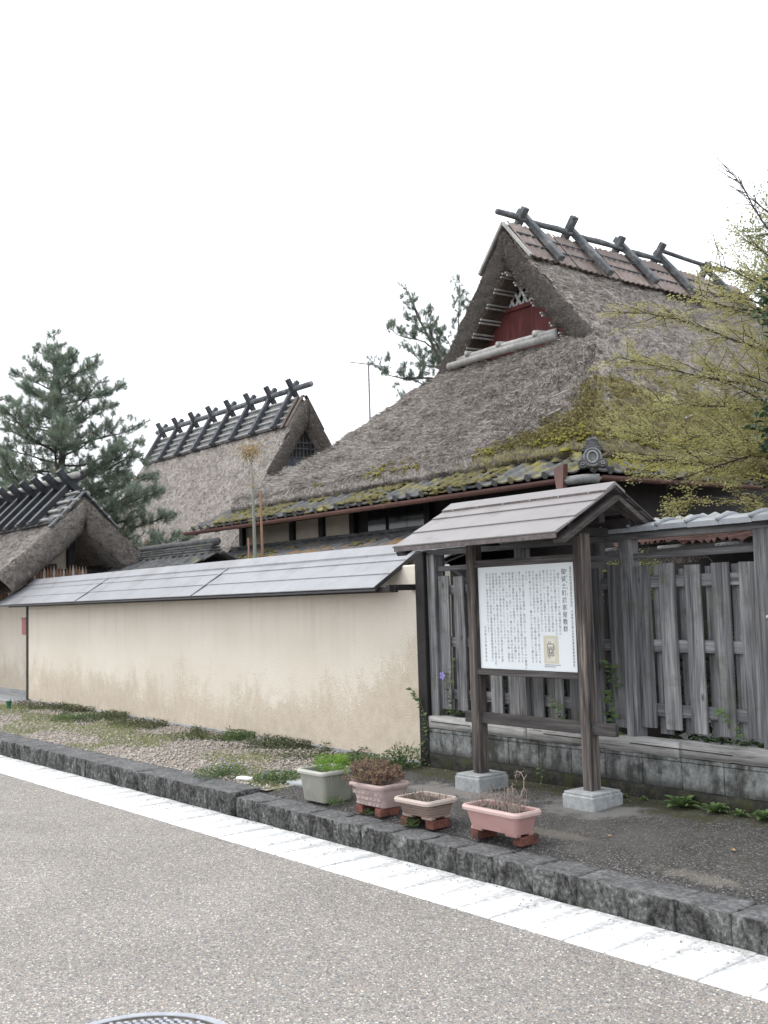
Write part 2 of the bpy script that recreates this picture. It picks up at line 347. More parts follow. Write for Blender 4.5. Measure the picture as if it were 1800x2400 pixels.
    M['dryleaf'] = mat('fallen_leaf', [(.3, .16, .06), (.45, .3, .15), (.5, .42, .33)], 6, rough=.8, bump=.1)
def leaf_mat(name, cols, tr):
    n = NT(name); v = n.coords('World'); a = n.noise(v, 2.3, 3, .6); f = n.noise(v, 31, 2, .5)
    mx = n.math('ADD', n.math('MULTIPLY', a, .4), n.math('MULTIPLY', f, .6)); c = n.ramp(mx, [(.34+.32*i/(len(cols)-1), cols[i]) for i in range(len(cols))])
    n.set(n.b.inputs['Base Color'], c); n.set(n.b.inputs['Roughness'], .55); n.set(n.b.inputs['Specular IOR Level'], .3)
    t = n.n('ShaderNodeBsdfTranslucent', {0: c}); m = n.n('ShaderNodeMixShader', {0: tr}); n.t.links.new(n.b.outputs[0], m.inputs[1]); n.t.links.new(t.outputs[0], m.inputs[2])
    n.t.links.new(m.outputs[0], n.out.inputs[0]); return n.m
def moss_mask(n, w):
    x, y, z = n.xyz(w)[0:3]; nz = n.noise(w, 1.15, 6, .68, .5); nf = n.noise(w, 7, 4, .6)
    rx = n.step(n.math('ADD', x, n.math('MULTIPLY', n.step(y, 11.5, 9.2), .0)), -10.1, -7.9); lo = n.math('SUBTRACT', 1.0, n.step(z, 3.5, 6.2)); ed = n.math('SUBTRACT', 1.0, n.step(z, 3.2, 3.75))
    s = n.math('ADD', n.math('MULTIPLY', n.math('MULTIPLY', rx, lo), .31), n.math('MULTIPLY', ed, .10))
    s = n.math('ADD', s, n.math('MULTIPLY', n.math('MULTIPLY', n.step(x, -9.6, -8.2), n.math('SUBTRACT', 1.0, n.step(z, 4.6, 6.6))), .10))
    s = n.math('ADD', n.math('ADD', s, n.math('MULTIPLY', nz, .75)), n.math('MULTIPLY', nf, .25))
    return n.step(s, .635, .74)
def thatch_mat(name, moss):
    n = NT(name); w = n.coords('World'); a = n.noise(n.coords('World', (1, 1, .5)), 26, 6, .7, .4); b = n.noise(w, 2.1, 5, .65); d = n.noise(n.coords('World', (1, 1, 2.2)), 9, 5, .7, .8)
    mx = n.math('ADD', n.math('ADD', n.math('MULTIPLY', a, .4), n.math('MULTIPLY', b, .25)), n.math('MULTIPLY', d, .35))
    c = n.ramp(mx, [(.36, (.065, .057, .051)), (.45, (.22, .197, .18)), (.54, (.355, .326, .3)), (.66, (.5, .467, .434))])
    pit_shade = n.noise(n.coords('World', (1, 1, 2.6)), 5.5, 6, .72, .6); c = n.mix(n.math('MULTIPLY', n.math('SUBTRACT', 1.0, n.step(pit_shade, .36, .46)), .55), c, (.035, .03, .027))  # shade of hollows in the straw painted into the colour
    if moss:
        mk = moss_mask(n, w); mc = n.ramp(n.noise(w, 14, 4, .6), [(.35, (.075, .068, .02)), (.5, (.17, .15, .035)), (.66, (.26, .22, .055))]); c = n.mix(n.math('MULTIPLY', mk, .75), c, mc)
    return n.done(c, .95, n.bump(mx, 1.0, .07), .1)
def straw_mat(name, moss):
    n = NT(name); w = n.coords('World'); a = n.noise(w, 19, 3, .6); b = n.noise(w, 2.0, 4, .6); mx = n.math('ADD', n.math('MULTIPLY', a, .65), n.math('MULTIPLY', b, .35))
    c = n.ramp(mx, [(.36, (.12, .107, .097)), (.5, (.335, .307, .283)), (.66, (.6, .56, .52))])
    if moss:
        mk = moss_mask(n, w); mc = n.ramp(n.noise(w, 22, 3, .6), [(.35, (.10, .09, .022)), (.5, (.2, .175, .04)), (.66, (.3, .25, .065))]); c = n.mix(n.math('MULTIPLY', mk, .8), c, mc)
    return n.done(c, .9, None, .15)
def block_mat():
    n = NT('stained_concrete_block'); w = n.coords('World'); a = n.noise(w, 38, 5, .7); b = n.noise(w, 4.2, 6, .68, .4); s = n.noise(n.coords('World', (1, 1, .22)), 11, 5, .65)
    c = n.ramp(a, [(.3, (.12, .125, .125)), (.5, (.2, .207, .205)), (.7, (.28, .287, .283))])
    st = n.math('ADD', n.math('MULTIPLY', b, .55), n.math('MULTIPLY', s, .45)); c = n.mix(n.step(st, .43, .58), c, (.05, .05, .047))
    z = n.xyz(w)[2]; c = n.mix(n.math('MULTIPLY', n.math('SUBTRACT', 1.0, n.step(n.math('ADD', z, n.math('MULTIPLY', b, .16)), .39, .47)), .8), c, (.03, .03, .027))
    return n.done(c, .92, n.bump(a, .5, .006), .2)
def stucco_mat():
    n = NT('cream_stucco'); w = n.coords('World'); x, y, z = n.xyz(w)[0:3]
    sp = n.n('ShaderNodeTexVoronoi', {'Vector': w, 'Scale': 95.0}).outputs['Distance']; fine = n.noise(w, 70, 4, .7); med = n.noise(w, 9, 5, .7, .3); big = n.noise(n.coords('World', (1, 1, .6)), 1.9, 7, .72, .5)
    base = n.ramp(n.noise(w, 1.1, 4, .6), [(.3, (.615, .565, .485)), (.7, (.67, .622, .545))])
    h = n.math('ADD', n.math('MULTIPLY', big, 1.15), n.math('MULTIPLY', med, .5)); h = n.math('ADD', h, n.math('MULTIPLY', fine, .62)); h = n.math('SUBTRACT', h, n.math('MULTIPLY', sp, .35))
    rise = n.math('MULTIPLY', n.step(x, -8.3, -6.9), .38)
    thr = n.math('SUBTRACT', n.math('ADD', h, rise), n.math('MULTIPLY', z, .72))
    stain = n.step(thr, .36, .58); c = n.mix(n.math('MULTIPLY', stain, .85), base, n.ramp(med, [(.35, (.43, .365, .285)), (.65, (.53, .46, .375))]))
    c = n.mix(n.math('MULTIPLY', n.step(fine, .56, .68), .12), c, (.4, .35, .29))
    drip = n.noise(n.coords('World', (9, 9, .5)), 1.0, 4, .6); c = n.mix(n.math('MULTIPLY', n.math('MULTIPLY', n.step(drip, .5, .72), n.step(z, .7, 1.7)), .3), c, (.42, .38, .33))
    hh = n.math('ADD', n.math('MULTIPLY', sp, -.6), fine)
    return n.done(c, .95, n.bump(hh, .55, .006), .15)
def road_mat():
    n = NT('exposed_aggregate_road'); w = n.coords('World'); vo = n.n('ShaderNodeTexVoronoi', {'Vector': w, 'Scale': 112.0}); v2 = n.n('ShaderNodeTexVoronoi', {'Vector': w, 'Scale': 112.0}, feature='DISTANCE_TO_EDGE')
    cr = n.xyz(vo.outputs['Color'])[0]
    c = n.ramp(cr, [(0, (.10, .11, .13)), (.2, (.23, .232, .24)), (.42, (.40, .375, .34)), (.58, (.36, .295, .245)), (.72, (.29, .3, .315)), (.88, (.45, .44, .42)), (1, (.78, .76, .72))])
    e = n.step(v2.outputs[0], 0.0, .16); c = n.mix(e, (.17, .163, .155), c)
    big = n.noise(w, .8, 5, .6, .4); c = n.mix(1.0, c, n.ramp(big, [(.3, (.84, .82, .79)), (.7, (1.1, 1.07, 1.03))]), 'MULTIPLY')
    pk = n.noise(w, 22, 3, .6); c = n.mix(n.math('MULTIPLY', n.step(pk, .52, .66), .3), c, (.2, .19, .185))
    return n.done(c, .8, n.bump(e, .6, .003), .3)
def asphalt_mat():
    n = NT('old_dark_asphalt'); w = n.coords('World'); vo = n.n('ShaderNodeTexVoronoi', {'Vector': w, 'Scale': 130.0}); cr = n.xyz(vo.outputs['Color'])[0]
    c = n.ramp(cr, [(0, (.022, .022, .022)), (.6, (.055, .053, .051)), (.86, (.085, .082, .079)), (1, (.24, .225, .21))])
    b = n.noise(w, 1.3, 6, .65, .5); c = n.mix(n.math('MULTIPLY', n.step(b, .46, .66), .5), c, (.10, .093, .086))
    x, y, z = n.xyz(w)[0:3]; near = n.step(y, 5.25, 5.75); b2 = n.noise(w, 5, 6, .7)
    c = n.mix(n.math('MULTIPLY', n.step(n.math('ADD', n.math('MULTIPLY', near, .3), b2), .60, .72), .85), c, (.045, .047, .022))
    f = n.noise(w, 60, 4, .7); c = n.mix(n.math('MULTIPLY', n.step(n.math('ADD', f, n.math('MULTIPLY', near, .10)), .66, .74), .8), c, (.24, .215, .19))
    def patch(px, py, rx, ry, k, col):
        d = n.math('ADD', n.math('POWER', n.math('DIVIDE', n.math('SUBTRACT', x, px), rx), 2.0), n.math('POWER', n.math('DIVIDE', n.math('SUBTRACT', y, py), ry), 2.0))
        d = n.math('ADD', d, n.math('MULTIPLY', n.math('SUBTRACT', b2, .5), 4.2)); return n.mix(n.math('MULTIPLY', n.math('SUBTRACT', 1.0, n.step(d, .25, 1.15)), k), c, col)
    for q in [(-3.35, 4.55, .3, .07, .38, (.21, .19, .16)), (-4.4, 4.72, .3, .08, .33, (.20, .18, .155)), (-4.7, 5.35, .45, .24, .75, (.17, .168, .163)), (-5.85, 5.2, .6, .22, .8, (.21, .20, .19))]: c = patch(*q)
    return n.done(c, .9, n.bump(cr, .5, .004), .25)
def kerb_mat():
    n = NT('mottled_old_kerb'); w = n.coords('World'); a = n.noise(w, 40, 5, .7); b = n.noise(w, 7, 6, .7, .5); g = n.n('ShaderNodeNewGeometry').outputs['Normal']; nz = n.xyz(g)[2]
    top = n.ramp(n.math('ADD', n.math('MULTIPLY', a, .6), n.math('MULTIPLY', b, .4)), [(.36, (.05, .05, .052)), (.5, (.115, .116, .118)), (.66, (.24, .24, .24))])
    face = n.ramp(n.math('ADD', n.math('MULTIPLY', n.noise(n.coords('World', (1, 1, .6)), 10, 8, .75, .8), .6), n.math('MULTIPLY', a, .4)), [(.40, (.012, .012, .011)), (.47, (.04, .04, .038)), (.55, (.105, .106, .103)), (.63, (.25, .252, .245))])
    c = n.mix(n.step(nz, .55, .8), face, top); return n.done(c, .93, n.bump(n.math('ADD', a, b), .8, .012), .2)  # upright faces take the darker mottle, tops the paler grey
def slab_mat():
    n = NT('painted_gutter_slab'); o = n.n('ShaderNodeTexCoord').outputs['Object']; x, y, z = n.xyz(o)[0:3]; w = n.coords('World')
    a = n.noise(w, 30, 5, .7); b = n.noise(n.coords('World', (3, 1, 1)), 4.5, 6, .7, .3); f = n.noise(w, 120, 3, .6)
    conc = n.ramp(a, [(.3, (.25, .25, .25)), (.7, (.4, .4, .395))])
    rnd = n.n('ShaderNodeObjectInfo').outputs['Random']
    d = n.math('SUBTRACT', .118, n.math('ABSOLUTE', x)); ky = n.step(y, -.25, .23)           # distance to the joint; 0..1 towards the kerb
    wd = n.math('MULTIPLY', n.math('ADD', n.math('MULTIPLY', ky, .085), .008), n.math('ADD', n.math('MULTIPLY', b, 1.5), n.math('MULTIPLY', rnd, .5)))
    joint = n.math('SUBTRACT', 1.0, n.step(n.math('DIVIDE', d, wd), .35, 1.15))
    margin = n.math('MULTIPLY', n.step(n.math('ADD', y, n.math('MULTIPLY', n.math('SUBTRACT', b, .5), .75)), .07, .24), .85)
    spots = n.math('MULTIPLY', n.step(n.math('ADD', n.math('MULTIPLY', b, .5), n.math('MULTIPLY', f, .5)), .56, .66), .55)
    worn = n.math('MULTIPLY', n.math('MAXIMUM', n.math('MAXIMUM', n.math('MULTIPLY', joint, .9), margin), spots), n.step(a, .25, .6))
    paint = n.math('SUBTRACT', 1.0, worn)
    pc = n.ramp(n.noise(w, 9, 4, .6), [(.3, (.74, .75, .76)), (.7, (.82, .83, .84))])
    return n.done(n.mix(paint, conc, pc), .7, n.bump(a, .2, .003), .3)
build_materials()

# ------------------------------------------------------------------ ground, road, kerbs
def ground():
    mb = MB(); s = 420; mb.add([(-s, -s, -.06), (s, -s, -.06), (s, s, -.06), (-s, s, -.06)], [(0, 1, 2, 3)]); mb.obj('ground', M['yard'], kind='structure')
    mb = MB(); mb.sheet(lambda a, b: (-60+80*a, -9+b*(kerb_y(-60+80*a)-.466+9), 0), 40, 1); mb.obj('road', M['road'], kind='structure')
    mb = MB(); mb.sheet(lambda a, b: (-45+60*a, 5.9+b*60, .12), 2, 2); mb.obj('yard', M['yard'], kind='structure')
    mb = MB()
    def fw(a, b):
        x = -7.3+16*a; y0 = kerb_y(x)+.195+.012*noise.noise((x*3, 0, 0)); y = y0+b*(6.1-y0); return (x, y, gz(x, y)+.008+.004*noise.noise((x*1.3, y*1.3, 0))-.03*max(0, 1-b*7)**2)
    mb.sheet(fw, 90, 14); mb.obj('footway', M['asphalt'], kind='structure', smooth=True)
    mb = MB()
    def gv(a, b):
        x = -22+14.9*a; y0 = kerb_y(x)+.26; y = y0+b*(6.0-y0); return (x, y, gz(x, y)+.012+.018*noise.noise((x*.9, y*1.2, 3))*min(1, b*4))
    mb.sheet(gv, 90, 14); mb.obj('gravel_strip', M['gravel_bed'], kind='structure', smooth=True)
    # gutter of short concrete slabs carrying the white edge line
    g = empty('gutter', (0, 0, 0), kind='structure'); rz = KA; Rz = Matrix.Rotation(rz, 3, 'Z')
    me = MB().box((0, 0, 0), (.2394, .462, .06), None, .004).mesh('gutter_slab', M['slab'])
    i = 0; x = 1.2
    while x > -24 and i < 120:
        link(me, 'gutter_slab', g, (x, kerb_y(x)-.234, -.024+.002*math.sin(i*2.3)), (0, 0, rz)); x -= .24; i += 1
    # kerbs
    k = empty('kerb', (0, 0, 0), kind='structure')
    xs = [1.0]
    while xs[-1] > -7.0: xs.append(xs[-1]-random.choice((.3, .3, .6)))
    xs[-1] = -7.12
    for i in range(len(xs)-1):
        L = xs[i]-xs[i+1]; xc = (xs[i]+xs[i+1])/2
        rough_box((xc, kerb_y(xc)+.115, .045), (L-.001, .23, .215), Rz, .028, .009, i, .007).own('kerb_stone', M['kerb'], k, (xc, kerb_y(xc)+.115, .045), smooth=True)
    xs = [-7.2]
    while xs[-1] > -24: xs.append(xs[-1]-(.62+.5*random.random() if xs[-1] > -13 else 1.4))
    for i in range(len(xs)-1):
        L = xs[i]-xs[i+1]; xc = (xs[i]+xs[i+1])/2; sg = .045 if xc > -13 else .09
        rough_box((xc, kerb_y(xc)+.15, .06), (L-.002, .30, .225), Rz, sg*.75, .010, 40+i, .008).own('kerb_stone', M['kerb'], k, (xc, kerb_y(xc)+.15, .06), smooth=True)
    # manhole cover at the road's near edge
    t = empty('manhole_cover', (-3.65, 1.665, 0), 'round grey cast iron manhole cover with wavy slots in the road', 'manhole')
    mb = MB(); mb.lathe([(.385, -.03), (.385, .006), (.375, .010), (.352, .010), (.35, .004), (.0, .004)], (-3.65, 1.665, 0), 64); mb.obj('cover_plate', M['iron_dark'], t)
    mb = MB(); mb.lathe([(.388, .0065), (.386, .0125), (.354, .0125), (.352, .006)], (-3.65, 1.665, 0), 64); mb.obj('rim', M['iron'], t)
    mb = MB(); n = 13
    for i in range(-n, n+1):
        for j in range(-n, n+1):
            cx, cy = i*.027+(j % 2)*.0135, j*.026
            if math.hypot(cx, cy) > .333: continue
            a = .5 if (i+j) % 2 else -.35
            mb.box((-3.65+cx, 1.665+cy, .008), (.0225, .014, .008), Matrix.Rotation(a, 3, 'Z'), .002)
    mb.obj('raised_pattern', M['iron'], t)
ground()

# ------------------------------------------------------------------ cream garden wall with steel roof
def slope_rows(t, name, x0, x1, ye, ze, yr, zr, rows, m, th=.012, lap=.006):
    d = Vector((0, yr-ye, zr-ze)); L = d.length; d.normalize(); n = Vector((0, -d.z, d.y))
    if n.z < 0: n = -n
    for r in range(rows):
        a = L*r/rows; b = L*(r+1)/rows+.01
        p0 = Vector((0, ye, ze))+d*a+n*(lap*1.6); p1 = Vector((0, ye, ze))+d*b+n*.001
        c = (p0+p1)/2; ln = (p1-p0).length; dd = (p1-p0).normalized(); nn = Vector((1, 0, 0)).cross(dd)
        if nn.z < 0: nn = -nn
        c = Vector(((x0+x1)/2, c.y, c.z)); ex = Vector((1, 0, 0)); M3 = Matrix((ex, dd, nn)).transposed()
        mb = MB().box(c, (x1-x0, ln, th), M3, .003); mb.own(name, m, t, c)
    return d, n
def garden_wall():
    t = empty('garden_wall', (-11.7, 5.95, .2), 'long cream stucco garden wall with pale grey metal roof and stained foot', 'wall')
    x0, x1 = -16.5, -6.945
    mb = MB(); nx, nz = 2, 2
    mb.box(((x0+x1)/2, 6.0, 1.06), (x1-x0, .40, 1.7), None, .012); mb.obj('wall_body', M['stucco'], t)
    x = x1
    for i in range(40):
        L = .395
        if x-L < x0-.2: break
        c = (x-L/2, 5.95, .17); MB().box(c, (L-.005, .32, .13), None, .004).own('base_block', M['plinth'], t, c); x -= L
    ye, ze, yr, zr = 5.5, 1.712, 6.07, 2.072
    sx = [-7.15, -10.49, -13.83, -17.17]
    for i in range(3):
        slope_rows(t, 'roof_panel', sx[i+1]+.004, sx[i]-.004, ye, ze, yr, zr, 3, M['wall_roof'])
        slope_rows(t, 'roof_panel', sx[i+1]+.004, sx[i]-.004, 6.64, ze, yr, zr, 3, M['wall_roof'])
    d = Vector((0, yr-ye, zr-ze)).normalized(); n = Vector((0, -d.z, d.y))
    for xx in sx[1:3]:
        p0 = Vector((xx, ye-.004, ze))+n*.014; p1 = Vector((xx, yr, zr))+n*.014
        MB().beam(p0, p1, .022, .014, n, .003).obj('seam_cover', M['wall_roof'], t)
        MB().beam(p0+Vector((.018, 0, 0)), p1+Vector((.018, 0, 0)), .010, .010, n, .002).obj('seam_gap', M['steel_edge'], t)
    for i in range(3):
        a, b = sx[i+1]+.003, sx[i]-.003
        poly = [(yr-.105, zr-.062), (yr-.105, zr-.035), (yr, zr+.052), (yr+.105, zr-.035), (yr+.105, zr-.062), (yr, zr+.028)]
        MB().prism(poly, lambda p, q, d_: (d_, p, q), a, b).obj('ridge_cap', M['wall_roof'], t)
        for k in range(7):
            xx = a+(b-a)*(k+.5)/7; MB().box((xx, yr-.107, zr-.049), (.012, .008, .012), None, .003).obj('screw', M['screw'], t)
    mb = MB(); mb.beam((sx[3], ye+.012, ze-.012), (sx[0], ye+.012, ze-.012), .02, .022); mb.obj('eave_flashing', M['steel_edge'], t)
    for xx in (sx[0]+.006, sx[3]-.006):
        for y2 in (ye, 6.64):
            MB().beam((xx, y2, ze+.002), (xx, yr, zr+.004), .012, .035, (0, 0, 1), .002).obj('rake_trim', M['steel_edge'], t)
    mb = MB(); mb.box(((x0+x1)/2, 6.06, 1.945), (x1-x0-.02, .16, .07), None, .01); mb.obj('coping', M['stucco'], t)
    for xx in (-6.985,):
        MB().box((xx, 5.68, 1.715), (.05, .34, .05), None, .004).obj('bracket_arm', M['darkwood'], t)
    MB().box(((x0+x1)/2-.1, 5.575, 1.7), (x1-x0+.2, .04, .05), None, .004).obj('eave_purlin', M['darkwood'], t)
    MB().box((-6.882, 5.90, 1.08), (.118, .25, 1.86), None, .006).obj('end_post', M['darkwood'], t)
    MB().box((-16.56, 5.93, .93), (.1, .26, 1.55), None, .006).obj('end_post', M['darkwood'], t)
garden_wall()

# ------------------------------------------------------------------ board fence
def board_fence():
    t = empty('board_fence', (-5.2, 5.85, .2), 'weathered grey board fence on concrete blocks with silver tile capping', 'fence')
    xs = -6.84; xe = -1.6
    x = xs; i = 0
    while x < xe:
        L = .318; c = (x+L/2, 5.86, .41); MB().box(c, (L-.004, .15, .175), None, .003).own('base_block', M['block'], t, c)
        c2 = (x+L/2, 5.86, .513); MB().box(c2, (L-.002, .16, .026), None, .004).own('cap_block', M['block'], t, c2); x += L
    rough_box(((xs+xe)/2+.02, 5.855, .22), (xe-xs, .185, .21), None, .05, .006, 3, .02).obj('footing', M['footing'], t, smooth=True)
    # timber sill in three lengths, split and bleached
    for a, b, dz in ((-6.84, -5.68, .0), (-5.675, -4.30, -.003), (-4.295, -1.6, .002)):
        mb = rough_box(((a+b)/2, 5.84, .58+dz), (b-a, .13, .105), None, .035, .0075, a*3, .01); mb.own('sill_beam', M['sill'], t, ((a+b)/2, 5.84, .58), smooth=True)
    for a, b in ((-6.78, -6.3), (-5.5, -5.05), (-4.7, -3.9)):
        MB().box(((a+b)/2, 5.772, .585), (b-a, .006, .006), Matrix.Rotation(.012, 3, 'Y'), .002).obj('sill_crack', M['darkwood'], t)
    posts = [-6.77, -5.735, -4.70, -3.64, -2.6, -1.7]
    for i, px in enumerate(posts):
        w = (.10, .085, .10, .12, .1, .1)[i]; c = (px, 5.86, 1.305); y0 = 5.86
        MB().box((px, y0, 1.305), (w, .1, 1.36), Matrix.Rotation((-.006, .004, .0, .003, 0, 0)[i], 3, 'Y'), .005, .0015).own('post', M['fence_z'], t, c)
    for i in range(len(posts)-1):
        a, b = posts[i]+.045, posts[i+1]-.045; xc = (a+b)/2
        MB().box((xc, 5.87, 1.862+.004*math.sin(i*3)), (b-a, .045, .042), Matrix.Rotation(-.004+.006*(i % 2), 3, 'Y'), .003).own('top_rail', M['fence_x'], t, (xc, 5.87, 1.86))
        for z in (1.68, 1.245, .815):
            MB().box((xc, 5.885, z), (b-a-.004, .03, .082), Matrix.Rotation(random.uniform(-.004, .004), 3, 'Y'), .003).own('batten', M['fence_x'], t, (xc, 5.885, z))
        n = 5; pitch = (b-a)/4.72; x = a
        for k in range(n):
            w = .123+random.uniform(-.008, .008); 
            if x+w > b+.02: w = b-x
            cx = x+w/2; z0 = .685+random.uniform(-.012, .008); z1 = 1.80+random.uniform(-.02, .015)
            MB().box((cx, 5.856, (z0+z1)/2), (w, .02, z1-z0), Matrix.Rotation(random.uniform(-.007, .007), 3, 'Y') @ Matrix.Rotation(random.uniform(-.004, .004), 3, 'X'), .003, .0008).own('board', M['fence_z'], t, (cx, 5.856, (z0+z1)/2))
            if k < n-1:
                cx = x+pitch*.5+.062+random.uniform(-.012, .012); w2 = .112+random.uniform(-.012, .008); z1 = 1.785+random.uniform(-.04, .02); z0 = .66+random.uniform(-.015, .02)
                MB().box((cx, 5.915, (z0+z1)/2), (w2, .018, z1-z0), Matrix.Rotation(random.uniform(-.01, .01), 3, 'Y'), .003, .0008).own('board', M['fence_z'], t, (cx, 5.915, (z0+z1)/2))
            x += pitch
    MB().box((-4.25, 5.86, 2.0), (5.3, .085, .045), None, .004).obj('capping_beam', M['fence_x'], t)
    # silver capping tiles, each with its half-round roll
    mbt = MB()
    def tl(a, b):
        y = -.15+.30*b; return ((a-.5)*.232, y, .036*(1-(abs(y)/.15)**1.5))
    mbt.sheet(tl, 1, 8); mbt.sheet(lambda a, b: (tl(a, b)[0], tl(a, b)[1], tl(a, b)[2]-.018), 1, 8)
    mbt.add([(-.116, -.152, .002), (.116, -.152, .002), (.116, -.150, -.032), (-.116, -.150, -.032)], [(0, 3, 2, 1)])
    mbt.add([(-.116, .152, .002), (.116, .152, .002), (.116, .150, -.032), (-.116, .150, -.032)], [(0, 1, 2, 3)])
    for s_ in (-.116, .116): mbt.prism([(y, .036*(1-(abs(y)/.15)**1.5)-k) for k, ys in ((0, np.linspace(-.15, .15, 7)), (.018, np.linspace(.15, -.15, 7))) for y in ys], lambda p, q, d: (d, p, q), s_-.0005, s_+.0005)
    tile = mbt.mesh('cap_tile', M['silver_tile'])
    mbr = MB(); n = 9
    path = [(0, -.16+.32*k/n, .006+.036*(1-(abs(-.16+.32*k/n)/.16)**1.5)) for k in range(n+1)]
    mbr.tube(path, .015, 10); roll = mbr.mesh('tile_roll', M['silver_tile'], True)
    x = -6.9+.116; i = 0
    while x < -1.6:
        o = link(tile, 'cap_tile', t, Vector((x, 5.85, 2.052))-origin_of(t), (R(random.uniform(-1, 1)), 0, 0))
        link(roll, 'tile_roll', o, (.116, 0, 0)); x += .234
    MB().lathe([(.012, 0), (.012, .012), (.006, .016), (0, .016)], (0, 0, 0), 10).own('bolt', M['screw'], t, (0, 0, 0)).matrix_local = Matrix.Translation(Vector((-3.62, 5.81, 1.435))-origin_of(t)) @ Matrix.Rotation(R(90), 4, 'X')
board_fence()

# ------------------------------------------------------------------ notice board with little roof
TITLE = '御徒士町武家屋敷群'
HEAD = '重要伝統的建造物群保存地区　丹波篠山市篠山伝統的建造物群保存地区'
BODY = ['　慶長１４︵１６０９︶年に篠山城が築かれ、', 'その翌年から城下町の整備が１０年ほどかけ', 'て行われました。武士と町人の住む場所は', '区分され、城を取り囲むように武家町が配', '置されました。さらに武家町の中でも武士', 'の身分によって住む場所が決められました。',
        '　御徒士町は城の西側にあり、江戸時代を通じて徒士という身', '分の武士が住んだ武家町です。徒士とは戦の際に馬には乗らず', '徒歩で戦う武士のことで、戦のない平時は役人として藩に仕え', 'ました。', '　御徒士町の景観の特徴は、間口約１５ｍ、奥行約５０ｍの敷地の', '通り沿いに設けられた土塀と茅葺屋根の主屋が立ち並んでいる',
        'ところです。主屋は平屋建てで、上から見た形がし字に見える', '曲屋形式の建物が多いのも特徴です。また、通りの西側には、', '道と塀の間に６尺︵約１・８ｍ︶幅の犬走りと呼ばれる空地が', 'あります。これは、天保元︵１８３０︶年の大火の後、延焼を', '防ぐために通りの幅を広くしたことによります。', '　明治時代になり藩が廃止され、武士の多くが東京に移り武家',
        '町は衰退しましたが、御徒士町からの転出は少なかったため、', '武家屋敷群が残されました。平成１６︵２００４︶年に御徒士町', 'を含む篠山城下町の一部が国の重要伝統的建造物群保存地区に', '選定され、街並みの保存が行われています。']
def text_col(mb, s, x, ztop, pitch, size, y):
    c = bpy.data.curves.new('lettering', 'FONT'); c.body = '\n'.join(s.replace('　', ' ')); c.size = size; c.space_line = pitch/size; c.align_x = 'CENTER'; c.resolution_u = 1
    o = bpy.data.objects.new('lettering', c); COL.objects.link(o); bpy.context.view_layer.update(); dg = bpy.context.evaluated_depsgraph_get()
    me = bpy.data.meshes.new_from_object(o.evaluated_get(dg), depsgraph=dg)
    mb.add([(x+v.co.x, y, ztop-size*.85+v.co.y) for v in me.vertices], [tuple(p.vertices) for p in me.polygons])
    bpy.data.objects.remove(o); bpy.data.curves.remove(c); bpy.data.meshes.remove(me)
